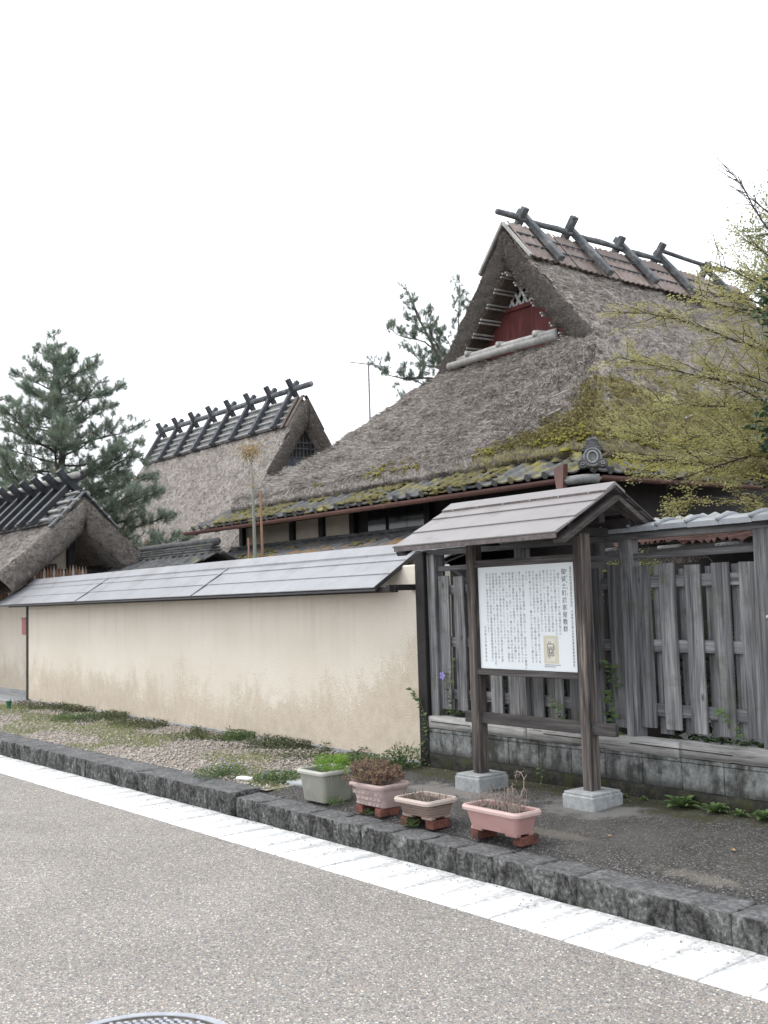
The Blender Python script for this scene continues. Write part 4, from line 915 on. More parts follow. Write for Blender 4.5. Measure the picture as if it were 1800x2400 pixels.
    for i in range(k):
        x0 = ax-tri_w(zb)+2*tri_w(zb)*i/k; x1 = ax-tri_w(zb)+2*tri_w(zb)*(i+1)/k-.004
        def zt(x): return min(zm, 7.08-abs(x-ax)/1.12*1.46)
        if max(zt(x0), zt(x1)) <= zb+.02: continue
        poly = [(x0, zb), (x1, zb), (x1, max(zb+.005, zt(x1))), (x0, max(zb+.005, zt(x0)))]
        MB().prism(poly, lambda p, q, d_: (p, d_, q), gy+.03, gy).obj('gable_board', M['redwood'], t)
    MB().box((ax, gy-.012, zm+.03), (2*tri_w(zm)+.06, .05, .07), None, .004).obj('gable_rail', M['redwood'], t)
    for sg in (1, -1): MB().beam((ax+sg*(tri_w(zb)+.02), gy-.03, zb), (ax, gy-.03, 7.05), .07, .12, (0, 1, 0), .005).obj('gable_frame', M['bamboo_dark'], t)
    for i in range(-4, 5):
        for sg in (1, -1):
            xb = ax+i*.15; x1, z1 = xb, zm+.06; L = .75; pts = []
            for s_ in np.linspace(0, L, 40):
                x = xb+sg*s_*.5; z = zm+.06+s_*.866
                if abs(x-ax) < tri_w(z)-.02: pts.append((x, z))
            if len(pts) > 4: MB().beam((pts[0][0], gy+.02+sg*.008, pts[0][1]), (pts[-1][0], gy+.02+sg*.008, pts[-1][1]), .05, .012, (0, 1, 0), .002).obj('lattice_slat', M['lattice'], t)
    MB().prism([(-1.1, 5.5), (1.1, 5.5), (0, 6.98)], lambda a, b, e: (ax+a, gy+e, b), .14, .18).obj('gable_back', M['darkwood'], t)
    for i in range(8):                   # split bamboo rods lining the left soffit, and their pairs on the right
        f = (i+.6)/8.4
        for sg in (-1, 1):
            d = .18+(DG-.32)*f; x = HX+sg*(d-.29*.77-.03); z = zs(d)-.42*.64-.07; 
            for e in (0, .05): MB().tube([(x+sg*e*.6, HG-.05, z-e), (x+sg*e*.6, gy+.02, z-e+.02)], .017, 6).obj('soffit_rod', M['bamboo'], t)
    for sg in (-1, 1):
        p0 = Vector((HX+sg*(.06), HG+.36, zs(.2)-.46)); p1 = Vector((HX+sg*(DG-.36), HG+.36, zs(DG)-.02-.06))
        MB().beam(p0, p1, .62, .02, (sg*.77, 0, .64), .004).obj('soffit_boards', M['bamboo_dark'], t)
        q0 = Vector((ax+sg*.12, gy-.12, 6.95)); q1 = Vector((ax+sg*(tri_w(zb)+.05), gy-.12, zb-.02)); MB().tube([q0, (q0+q1)/2+Vector((.01, 0, 0)), q1], .022, 8).obj('barge_pole', M['bamboo'], t)
    MB().tube([(HX-1.32, HG-.12, 5.545), (HX-.1, HG-.13, 5.555), (HX+1.12, HG-.12, 5.54)], .062, 12).obj('sill_bamboo', M['bamboo'], t, smooth=True)
    MB().tube([(HX-1.22, HG+.02, 5.655), (HX-.1, HG+.01, 5.665), (HX+1.02, HG+.02, 5.65)], .058, 12).obj('sill_bamboo', M['bamboo'], t, smooth=True)
    for x in (-.95, -.2, .62): MB().tube([(HX+x, HG-.06, 5.70), (HX+x+.03, HG+.55, 5.76)], .05, 10).obj('joist_end', M['bamboo'], t, smooth=True)
    # body under the roof
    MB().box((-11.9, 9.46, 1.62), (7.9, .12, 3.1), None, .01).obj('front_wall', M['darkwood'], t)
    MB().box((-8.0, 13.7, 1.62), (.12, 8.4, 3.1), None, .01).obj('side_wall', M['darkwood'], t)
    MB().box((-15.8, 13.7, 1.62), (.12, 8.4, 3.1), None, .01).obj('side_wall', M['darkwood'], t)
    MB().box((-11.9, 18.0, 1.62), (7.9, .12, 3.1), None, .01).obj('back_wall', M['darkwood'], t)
    for a, b in ((-15.82, -14.36), (-14.24, -13.52), (-13.40, -12.72)):
        MB().box(((a+b)/2, 9.385, 2.73), (b-a, .03, .42), None, .004).obj('plaster_panel', M['plaster_far'], t)
    for x in (-15.9, -14.3, -13.46, -12.64, -10.9, -8.1): MB().box((x, 9.36, 1.7), (.12, .1, 2.8), None, .006).obj('wall_post', M['darkwood'], t)
    for x in (-12.1, -11.6, -11.2): MB().box((x, 9.385, 2.72), (.42, .02, .4), None, .004).obj('window_pane', M['glass'], t)
    MB().box((-11.9, 9.35, 2.50), (7.9, .08, .08), None, .006).obj('wall_rail', M['darkwood'], t)
    # tiled eaves, gutters, corner ridge
    em, tm = tile_mesh('eave_tile', M['tile'], .265, .30), tile_mesh('roof_tile', M['tile'], .265, .30, lip=False)
    tile_field(t, em, tm, (-16.2, 8.52, 2.93), (1, 0, 0), (0, 1, 0), 33, 4, .265, .29, .42, clip=lambda p: p.x < -7.35-(p.y-8.52)*.55)
    tile_field(t, em, tm, (-7.30, 8.56, 2.93), (0, 1, 0), (-1, 0, 0), 14, 3, .265, .29, .42, clip=lambda p: p.y > 8.6+(-7.3-p.x)*1.2)
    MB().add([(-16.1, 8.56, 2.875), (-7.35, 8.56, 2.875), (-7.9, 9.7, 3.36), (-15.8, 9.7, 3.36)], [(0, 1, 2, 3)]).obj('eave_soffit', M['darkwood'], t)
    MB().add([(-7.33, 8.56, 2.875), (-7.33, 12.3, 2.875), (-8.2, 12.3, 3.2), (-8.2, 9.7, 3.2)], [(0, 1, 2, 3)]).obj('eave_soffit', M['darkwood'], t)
    pts = []; sz = []
    for k in range(1500):
        x = random.uniform(-16.0, -7.6); u = random.random()**1.3*.95
        if noise.noise((x*1.1, u*2, 5)) > -.12: pts.append((x, 8.53+u, 2.945+u*.42+.02)); sz.append(random.uniform(.025, .065))
    for x in (-10.75, -9.9, -12.6, -14.1): 
        for k in range(7): pts.append((x+random.gauss(0, .04), 8.5+random.gauss(0, .02), 2.93-random.uniform(0, .09))); sz.append(random.uniform(.03, .055))
    V, F = moss_lumps(pts, sz); np_mesh('tile_moss', V, F, M['moss_dull'], t, kind='stuff')
    pts = []; sz = []
    for k in range(700):
        y = random.uniform(8.9, 12.2); u = random.random()**.8*.7; pts.append((-7.32-u, y, 2.945+u*.42+.02)); sz.append(random.uniform(.025, .075))
    V, F = moss_lumps(pts, sz); np_mesh('tile_moss', V, F, M['moss'], t, kind='stuff')
    def gutter(p0, p1):
        p0, p1 = Vector(p0), Vector(p1); d, s_, u = basis(p0, p1); mb = MB(); r = .055; n = 8
        prof = [(r*math.cos(a), -r*math.sin(a)) for a in np.linspace(0, math.pi, n)]+[((r-.006)*math.cos(a), -(r-.006)*math.sin(a)) for a in np.linspace(math.pi, 0, n)]
        return mb.prism(prof, lambda a, b, e: tuple(p0+(p1-p0)*e+s_*a+u*b), 0, 1)
    xs = np.linspace(-16.3, -7.55, 5)
    for i in range(4): gutter((xs[i], 8.46, 2.88-.004*i), (xs[i+1]+.02, 8.46, 2.876-.004*i)).obj('gutter', M['gutter'], t)
    gutter((-7.24, 8.6, 2.86), (-7.24, 11.6, 2.885)).obj('gutter', M['gutter'], t)
    MB().tube([(-7.56, 8.455, 2.83), (-7.34, 8.47, 2.83), (-7.24, 8.60, 2.83)], .05, 10).obj('gutter_elbow', M['oni'], t, smooth=True)
    for x in np.linspace(-16, -7.8, 12): MB().tube([(x, 8.46, 2.815), (x, 8.62, 2.86)], .008, 5).obj('gutter_hook', M['gutter'], t)
    mb = MB().prism([(-.075, .07), (.075, .11), (.045, -.20), (-.035, -.20)], lambda a, b, e: (-7.62+a, 8.43+e, 2.90+b), -.035, .035); mb.obj('gutter_hopper', M['gutter'], t)
    # corner ridge with ogre tile
    c0, c1 = Vector((-7.36, 8.62, 3.0)), Vector((-7.85, 9.25, 3.30)); d = (c1-c0).normalized()
    for k in range(4):
        for e in range(4):
            p = c0.lerp(c1, (e+.5)/4)+Vector((0, 0, .03+.034*k)); MB().beam(p-d*.10, p+d*.10, .22-.04*k, .03, (0, 0, 1), .012, .003).obj('corner_ridge_tile', M['tile_dark'], t)
    o = empty('ogre_tile', Vector((-7.345, 8.60, 3.05))-t.location); o.parent = t
    fd = Vector((.62, -.78, .12)).normalized(); sd_ = Vector((.78, .62, 0)); u_ = sd_.cross(fd)
    if u_.z < 0: u_ = -u_
    P0 = Vector((-7.30, 8.585, 3.03)); to = lambda a, b, e: tuple(P0+sd_*a*.78+u_*b*.78+fd*e)
    arch = [(.135*math.cos(a), .02+.15*math.sin(a)) for a in np.linspace(0, math.pi, 14)]+[(-.15, -.10), (.15, -.10)]
    def piece(nm, poly, e0, e1, m): mb = MB().prism(poly, to, e0, e1); mb.obj(nm, m, o)
    piece('plaque', arch, -.04, .035, M['oni'])
    def ringp(nm, cx, cz, rx, rz_, w, e0, e1, m, k=20):
        mb = MB(); vs = []; 
        for e in (e0, e1):
            for rr in (1, 1-w): vs += [to(cx+rx*rr*math.cos(2*math.pi*q/k), cz+rz_*rr*math.sin(2*math.pi*q/k), e) for q in range(k)]
        fs = []
        for q in range(k): q2 = (q+1) % k; fs += [(2*k+q, 2*k+q2, 3*k+q2, 3*k+q), (q, q2, 2*k+q2, 2*k+q), (k+q, 3*k+q, 3*k+q2, k+q2)]
        mb.add(vs, fs).obj(nm, m, o)
    ringp('ring', 0, .035, .078, .092, .24, .03, .058, M['stone_foot']); ringp('ring', 0, .115-.08, .125, .132, .16, .03, .05, M['oni'])
    for sg in (-1, 1):
        ringp('scroll', sg*.135, -.055, .068, .06, .35, -.03, .05, M['tile_dark']); ringp('scroll', sg*.135, -.055, .032, .028, .6, -.03, .06, M['oni'])
    for k in range(5):
        w = .15-.018*k; piece('crest_tile', [(w*math.cos(a), .13+.036*k+.035*math.sin(a)) for a in np.linspace(0, math.pi, 10)], -.12, .03-.012*k, M['tile_dark'])
main_house()
def ridge_roof_house(name, label, x0, x1, yr, zr, run, prof, th, hipped, strands, far, cat='house'):
    """thatched roof with ridge along X from x0 (far) to x1 (gable end seen from the right)"""
    t = empty(name, ((x0+x1)/2, yr, .15), label, cat); T = Thatch(.07 if hipped else .04, 1.8)
    T.patch(lambda a, b: (x0+(x1-x0)*a+(hipped*max(0, b-.42)*a), yr-run*b, prof(run*b)), 70, 44, strands=strands)
    T.patch(lambda a, b: (x1-(x1-x0)*a+(hipped*max(0, b-.42)*(1-a)), yr+run*b, prof(run*b)), 40, 30, strands=strands//6)
    sl = 1.0
    def verge(sg):
        def fn(a, b):
            d = run*(a if not hipped else a*.47); n = Vector((0, sg*.72, .69)); k = (1-math.cos(b*math.pi))/2*th; bu = math.sin(b*math.pi)*th*.25
            return (x1+bu, yr+sg*d-n.y*k*min(1, .15+d*2.5), prof(d)-n.z*k*(1.3 if d < .1 else 1))
        return fn
    v1, v2 = verge(1), verge(-1); T.patch(lambda a, b: v1(1-a, b), 34, 10, amp=.035, strands=int(strands*.7), down=(1, 0, -.2), key='end'); T.patch(v2, 34, 10, amp=.035, strands=int(strands*.7), down=(1, 0, -.2), key='end')
    def und(sg):
        f = verge(sg); return lambda a, b: (f(a, 1)[0]-b*(x1-x0 if not hipped else .8), f(a, 1)[1], f(a, 1)[2])
    g1, g2 = und(1), und(-1); T.patch(g1, 16, 2, amp=.01); T.patch(lambda a, b: g2(1-a, b), 16, 2, amp=.01)
    if hipped:                           # skirt below the gable
        d0 = run*.42; T.patch(lambda a, b: (x1-.05+hipped*.58*b, yr+(2*a-1)*(d0+(run-d0)*b), prof(d0+(run-d0)*b)), 40, 24, strands=strands//4)
    for sg in (-1, 1):                   # eave nose
        f = lambda a, b, sg=sg: (x0+(x1+(hipped*.58)-x0)*a, yr+sg*(run+.08*math.sin(b*2.2)-.3*max(0, b-.6)), prof(run)-th*.8*b)
        T.patch(f if sg < 0 else (lambda a, b: f(1-a, b)), 60, 6, amp=.04, strands=strands//8, down=(0, sg*.3, -1), key='end')
    roof = T.mb.obj('thatch_roof', M['thatch_far'], t, smooth=True)
    V, F = T.straw((.05, .16), (.008, .018) if far else (.006, .012)); np_mesh('thatch_straw', V, F, M['straw_far'], roof, kind='stuff')
    V, F = T.straw((.03, .075), (.008, .014) if far else (.004, .009), 'end', .7); np_mesh('thatch_cut_ends', V, F, M['straw_dark'], roof, kind='stuff')
    return t
def back_house():
    prof = lambda d: 7.55-1.62*d+.065*d*d; x0, x1, yr = -35, -25.1, 17.0
    t = ridge_roof_house('thatched_house', 'distant thatched house behind the main roof with dark crossed ridge timbers', x0, x1, yr, 7.55, 3.1, prof, .38, 1.5, 30000, True)
    n = Vector((0, -.85, .525)); d = Vector((0, -.525, -.85))
    for sg in (-1, 1):
        D = Vector((0, sg*.525, -.85)); N_ = Vector((0, sg*.85, .525))
        for r in range(5):
            p = Vector((0, yr, 7.66))+D*(.04+.24*r)+N_*.05
            MB().tube([(x0+.4, p.y, p.z), (x1-.45, p.y, p.z)], .036, 6).obj('ridge_batten', M['bamboo'], t)
        q = Vector(((x0+x1)/2-.2, yr, 7.64))+D*.52+N_*.02; MB().box(q, (x1-x0-.5, 1.06, .035), Matrix((Vector((1, 0, 0)), D, N_)).transposed() if sg < 0 else Matrix((Vector((-1, 0, 0)), D, N_)).transposed(), .01).obj('ridge_bark', M['chigi_old'], t)
        for k in range(2): p = Vector((x1-.42+.28*k, yr, 7.67))+N_*.05; MB().beam(p, p+D*(1.16), .16, .04, N_, .008).obj('verge_bark', M['bamboo_dark'], t)
    xs = np.linspace(x0+.5, x1-.75, 8)
    for i, x in enumerate(xs):
        for sg in (-1, 1):
            D = Vector((0, sg*.525, -.85)); N_ = Vector((0, sg*.85, .525)); a = Vector((x+sg*.06, yr, 7.66))+N_*.13
            MB().beam(a-D*.62, a+D*1.14, .13, .15, (1, 0, 0), .01).own('ridge_timber', M['chigi'], t, a)
    MB().tube([(x0+.1, yr, 7.99), (x1+.25, yr, 7.97)], .085, 10).obj('ridge_pole', M['chigi_old'], t, smooth=True)
    gx = x1-.28                            # dark gable with lattice
    MB().prism([(-1.12, 5.3), (1.12, 5.3), (0, 7.05)], lambda a, b, e: (e, yr+a, b), gx-.05, gx).obj('gable_panel', M['darkwood'], t)
    for i in range(-5, 6): MB().box((gx+.03, yr+i*.13, 6.05), (.02, .03, 1.0-abs(i)*.15), None, .003).obj('gable_bar', M['chigi'], t)
    for z in (6.12, 6.3, 5.85): MB().box((gx+.045, yr, z), (.02, 2*(7.1-z)*.72, .04), None, .003).obj('gable_rail', M['chigi'], t)
    for k in range(5): MB().box((gx+.02, yr-.5+.25*k, 5.58), (.02, .24, .5), None, .004).obj('gable_board', M['chigi'], t)
    for sg in (-1, 1):
        MB().beam((x1-.15, yr+sg*.1, 6.98), (x1-.15, yr+sg*1.25, 5.25), .04, .06, (1, 0, 0), .004).obj('barge_pole', M['stake'] if sg > 0 else M['bamboo'], t)
        for f in (.0, .35, .7, .95): MB().tube([(x1-.02, yr+sg*(.1+1.15*f), 6.98-1.73*f), (x1-.4, yr+sg*(.1+1.15*f), 6.98-1.73*f)], .035, 8).obj('purlin_end', M['lattice'], t)
    MB().box(((x0+x1)/2, yr, 1.6), (x1-x0-1, 4.6, 3.1), None, .02).obj('house_body', M['darkwood'], t)
back_house()
def gate():
    prof = lambda d: 3.50-.98*d+.07*d*d; x0, x1, yr = -24.0, -17.0, 6.93
    t = ridge_roof_house('thatched_gate', 'thatched gatehouse with black crossed ridge boards at left of wall', x0, x1, yr, 3.5, 1.5, prof, .40, 0, 20000, False, 'gate')
    for sg in (-1, 1):
        D = Vector((0, sg*.70, -.714)); N_ = Vector((0, sg*.714, .70)); P = Vector((0, yr, 3.60))
        for r in range(3):
            for k in range(4):
                xa, xb = x0+(x1-.15-x0)*k/4, x0+(x1-.15-x0)*(k+1)/4-.01; c = Vector(((xa+xb)/2, yr, 3.585))+D*(.13+.24*r)+N_*(.035-.008*r); ex = Vector((1, 0, 0)) if sg < 0 else Vector((-1, 0, 0))
                MB().box(c, (xb-xa, .27, .022), Matrix((ex, D, N_)).transposed(), .005).own('ridge_board', M['chigi_old'], t, c)
        for r in range(4):
            p = P+D*(.06+.215*r)+N_*.06; MB().tube([(x0, p.y, p.z), (x1-.05-.06*r, p.y, p.z)], .026, 8).obj('ridge_batten', M['bamboo'], t)
        for r in range(3): p = P+D*(.18+.2*r)+N_*.02; MB().tube([(x1-.25, p.y, p.z-.02), (x1+.06, p.y, p.z-.02)], .024, 8).obj('batten_end', M['bamboo'], t)
        p = P+Vector((x1-.02, 0, 0))+N_*.0; MB().beam(p, p+D*.86, .13, .03, N_, .006).obj('verge_board', M['chigi_old'], t)
        for i in range(9):
            a = P+Vector((x1-.62-.62*i+sg*.05, 0, 0))+N_*.12; MB().beam(a-D*.46, a+D*.84, .10, .15, (1, 0, 0), .006).own('ridge_timber', M['gate_chigi'], t, a)
    MB().tube([(x0, yr, 3.93), (x1-.30, yr, 3.93)], .055, 10).obj('ridge_pole', M['bamboo'], t, smooth=True)
    MB().box((-17.55, 6.55, 1.25), (.16, .16, 2.3), None, .006).obj('gate_post', M['darkwood'], t)
    MB().box((-17.55, 7.7, 1.25), (.16, .16, 2.3), None, .006).obj('gate_post', M['darkwood'], t)
    MB().box((-17.6, 6.93, 2.2), (.14, 2.2, .2), None, .006).obj('gable_beam', M['darkwood'], t)
    MB().box((-17.62, 6.93, 2.75), (.1, .12, 1.0), None, .006).obj('gable_strut', M['darkwood'], t)
    MB().prism([(-.98, 2.32), (-.08, 2.32), (-.08, 2.95), (-.35, 2.80)], lambda a, b, e: (e, 6.95+a, b), -17.72, -17.68).obj('gable_plaster', M['plaster_far'], t)
    MB().box((-20.2, 6.38, 1.18), (4.5, .14, 2.0), None, .01).obj('front_wall', M['stucco'], t)
    MB().box((-20.2, 7.6, 1.3), (4.9, .1, 2.2), None, .01).obj('rear_wall', M['darkwood'], t)
    for i in range(6): c = (-18.15-.4*i, 6.36, .19); MB().box(c, (.39, .17, .14), None, .004).own('base_block', M['plinth'], t, c)
    MB().box((-17.35, 6.15, .19), (1.9, 1.1, .06), None, .01).obj('entrance_step', M['plinth'], t)
    MB().box((-17.0, 6.12, .32), (.1, .1, .22), None, .01, 0).obj('post_stone', M['plinth'], t)
    MB().box((-17.0, 6.12, 1.15), (.12, .12, 1.65), None, .006).obj('gate_post', M['darkwood'], t)
    for i in range(20):                   # pointed split-bamboo pickets over the wall head
        x = -17.2-.0*i; y = 5.98+.055*i; h = 2.33+.05*random.random(); w = .042
        MB().prism([(-w/2, 1.75), (w/2, 1.75), (w/2, h-.10), (0, h), (-w/2, h-.12)], lambda a, b, e: (x+e, y+a, b), -.01, .01).obj('bamboo_picket', M['stake'] if i % 3 else M['bamboo'], t)
    for i in range(16):
        x = -17.9-.09*i; MB().prism([(-.02, 1.75), (.02, 1.75), (.02, 2.12), (0, 2.2), (-.02, 2.1)], lambda a, b, e: (x+a, 5.93+e, b), -.01, .01).obj('bamboo_picket', M['stake'] if i % 2 else M['bamboo_dark'], t)
    m = empty('mailbox', (-17.0, 6.0, 1.25), 'faded red mailbox on black gate post at wall end', 'mailbox')
    MB().box((-17.02, 5.98, 1.36), (.2, .14, .26), None, .006).obj('box', M['mailbox'], m); MB().box((-17.02, 5.98, 1.497), (.23, .17, .014), None, .003).obj('lid', M['mailbox'], m)
gate()

# ------------------------------------------------------------------ lower tiled roofs and sheds behind wall and fence
def outbuildings():
    t = empty('tiled_annex', (-12, 8.4, .15), 'low annex with orange stained grey tile roof in front of farmhouse', 'annex')
    em, tm = tile_mesh('eave_tile', M['tile_rust'], .245, .27), tile_mesh('roof_tile', M['tile_rust'], .245, .27, .03, False)
    tile_field(t, em, tm, (-15.75, 7.55, 2.03), (1, 0, 0), (0, 1, 0), 29, 7, .245, .28, .31)
    for i in range(14):
        for k in range(2): c = Vector((-15.5+.5*i, 9.22, 2.60+.035*k)); 
        MB().box((-15.5+.5*i, 9.2, 2.585), (.49, .16, .05), None, .01, .003).obj('flashing_tile', M['tile_dark'], t)
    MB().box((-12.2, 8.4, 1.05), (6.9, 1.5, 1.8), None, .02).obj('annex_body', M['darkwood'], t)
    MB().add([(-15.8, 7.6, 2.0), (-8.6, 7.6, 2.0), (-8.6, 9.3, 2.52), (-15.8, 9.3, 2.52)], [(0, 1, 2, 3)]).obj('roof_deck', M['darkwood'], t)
    pts = []; sz = []
    for k in range(700):
        x = random.uniform(-15.7, -8.8); y = random.uniform(7.6, 8.9)
        if noise.noise((x*.9, y*1.6, 9)) > .08: pts.append((x, y, 2.045+(y-7.55)*.31+.02)); sz.append(random.uniform(.03, .07))
    V, F = moss_lumps(pts, sz, .4); np_mesh('tile_moss', V, F, M['moss_dull'], t, kind='stuff')
    s = empty('tiled_shed', (-16, 8, .15), 'small shed with dark tiled ridge between gate and farmhouse', 'shed')
    em2, tm2 = tile_mesh('eave_tile', M['tile_dark'], .245, .27), tile_mesh('roof_tile', M['tile_dark'], .245, .27, .03, False)
    tile_field(s, em2, tm2, (-18.2, 7.25, 2.12), (1, 0, 0), (0, 1, 0), 16, 3, .245, .28, .42); tile_field(s, em2, tm2, (-14.28, 8.75, 2.12), (-1, 0, 0), (0, -1, 0), 16, 3, .245, .28, .42)
    for k in range(4):
        for i in range(9): c = Vector((-18.0+.42*i, 8.0, 2.44+.04*k)); MB().box(c, (.415, .26-.04*k, .034), None, .01, .003).own('ridge_tile', M['tile_dark'], s, c)
    MB().tube([(-18.2, 8, 2.62), (-16.2, 8, 2.62), (-14.35, 8, 2.61)], .055, 8).obj('ridge_roll', M['tile_dark'], s, smooth=True)
    MB().box((-16.25, 8, 1.05), (3.7, 1.2, 1.9), None, .02).obj('shed_body', M['darkwood'], s)
    u = empty('rusty_shed', (-4.6, 7, .15), 'collapsing shed with rusty corrugated roof behind the fence', 'shed')
    def corr(x0, x1, y0, z0, y1, z1, m, nm, rag=.06):
        mb = MB(); n = 60
        mb.sheet(lambda a, b: (x0+(x1-x0)*a, y0+(y1-y0)*b+(rag*noise.noise((a*9, 2, x0)) if b == 0 else 0), z0+(z1-z0)*b+.012*math.sin(a*n*1.1)-.05*rag*10*max(0, noise.noise((a*4, b*3, x0)))), n*2, 6); mb.obj(nm, m, u, smooth=True)
    for i in range(3): corr(-5.35+.62*i, -4.76+.62*i+.06, 6.5+.02*i, 1.99-.012*i, 7.5, 2.11, M['rust'], 'roof_sheet', .1)
    for i in range(4): MB().beam((-5.4+.5*i, 6.45, 1.95-.01*i), (-4.5+.4*i, 7.3, 2.03), .03, .025).obj('fallen_batten', M['bamboo'] if i % 2 else M['fence_x'], u)
    corr(-6.7, -5.35, 7.5, 2.10, 8.1, 2.30, M['zinc'], 'roof_sheet', .01)
    MB().box((-5.0, 7.4, 1.05), (3.0, .06, 1.8), None, .01).obj('shed_wall', M['darkwood'], u); MB().box((-3.55, 8.4, 1.05), (.06, 2.0, 1.8), None, .01).obj('shed_wall', M['darkwood'], u)
    corr(-4.6, -3.2, 6.15, .60, 6.6, .70, M['zinc'], 'loose_sheet', .03)
    # tv antenna
    a = empty('tv_antenna', (-19.5, 15, .15), 'thin grey television antenna mast between the two thatched roofs', 'antenna')
    MB().tube([(-19.5, 15, .15), (-19.5, 15, 7.3)], [.03, .022], 8).obj('mast', M['antenna'], a)
    b0, b1 = Vector((-20.3, 15.0, 7.46)), Vector((-18.9, 15, 7.08)); MB().tube([b0, b1], .012, 6).obj('boom', M['antenna'], a)
    for i in range(8): p = b0.lerp(b1, (i+.3)/8); MB().tube([p+Vector((0, -.35-.02*i, 0)), p+Vector((0, .35+.02*i, 0))], .006, 5).obj('element', M['antenna'], a)
outbuildings()

# ------------------------------------------------------------------ trees
def curve_pts(p0, p1, sag=0.0, wob=.05, n=6):
    p0, p1 = Vector(p0), Vector(p1); L = (p1-p0).length; o = []
    ph = random.random()*9
    for i in range(n+1):
        f = i/n; p = p0.lerp(p1, f); p.z += sag*L*math.sin(math.pi*f); w = wob*L*math.sin(math.pi*f)
        o.append(p+Vector((w*math.sin(ph+f*5), w*math.cos(ph*1.3+f*4), w*.6*math.sin(ph*2+f*6))))
    return o
def tufts(T, D, n, L, W, spread):
    T = np.repeat(np.array(T), n, 0); D = unit(np.repeat(np.array(D), n, 0)); k = len(T)
    d = unit(D*RNG.uniform(.15, 1.1, (k, 1))+RNG.normal(size=(k, 3))*spread); P = T-D*RNG.uniform(0, .13, (k, 1))
    return blade_arrays(P, d, RNG.uniform(L*.7, L*1.15, k), W, .05)
def pine(name, label, trunk, r0, limbs, needle, W, per, mat_, candles, twig_n):
    t = empty(name, trunk[0], label, 'tree'); n = len(trunk)
    MB().tube(trunk, [r0*(1-.85*i/(n-1)) for i in range(n)], 9).obj('trunk', M['bark'], t, smooth=True)
    mb = MB(); TP = []; TD = []
    for a, b, sag in limbs:
        c = curve_pts(a, b, sag, .06, 7); L = (Vector(b)-Vector(a)).length; r = .012+.011*L; mb.tube(c, [r*(1-.8*i/7) for i in range(8)], 5, False)
        m = max(3, int(twig_n*L))
        for k in range(m):
            f = .22+.78*((k+random.random())/m); i = min(6, int(f*7)); p = c[i].lerp(c[i+1], f*7-i); dr = (c[min(i+1, 7)]-c[i]).normalized()
            side = Vector((random.gauss(0, 1), random.gauss(0, 1), random.gauss(.25, .45))).normalized(); td = (dr*.55+side*.8); tl = random.uniform(.22, .62)*(1.1-.5*f)*(.55+.28*L)
            q = p+td.normalized()*tl+Vector((0, 0, .12*tl)); mb.tube([p, (p+q)/2+Vector((0, 0, -.03)), q], [.011, .008, .005], 4, False)
            up = Vector((0, 0, .55)); TP.append(tuple(q)); TD.append(tuple(td.normalized()+up))
            for e in range(2+int(tl*5)): 
                s = p.lerp(q, random.uniform(.35, 1))+Vector((random.gauss(0, .06), random.gauss(0, .06), random.gauss(.02, .05))); TP.append(tuple(s)); TD.append(tuple(td.normalized()*.6+Vector((random.gauss(0, .5), random.gauss(0, .5), .7))))
        TP.append(tuple(c[-1])); TD.append(tuple((c[-1]-c[-2]).normalized()+Vector((0, 0, .5))))
    mb.obj('limbs', M['bark'], t, smooth=True)
    V, F = tufts(TP, TD, per, needle, W, .62); np_mesh('needles', V, F, M[mat_], t, kind='stuff')
    if candles:
        sel = [i for i in range(len(TP)) if random.random() < candles]; P = np.array(TP)[sel]; D = np.tile(np.array([[0, 0, 1.0]]), (len(sel), 1))+RNG.normal(size=(len(sel), 3))*.12
        V, F = leaf_arrays(P, D, RNG.uniform(.10, .19, len(sel)), .032, .02); np_mesh('candles', V, F, M['candle'], t, kind='stuff')
    return t
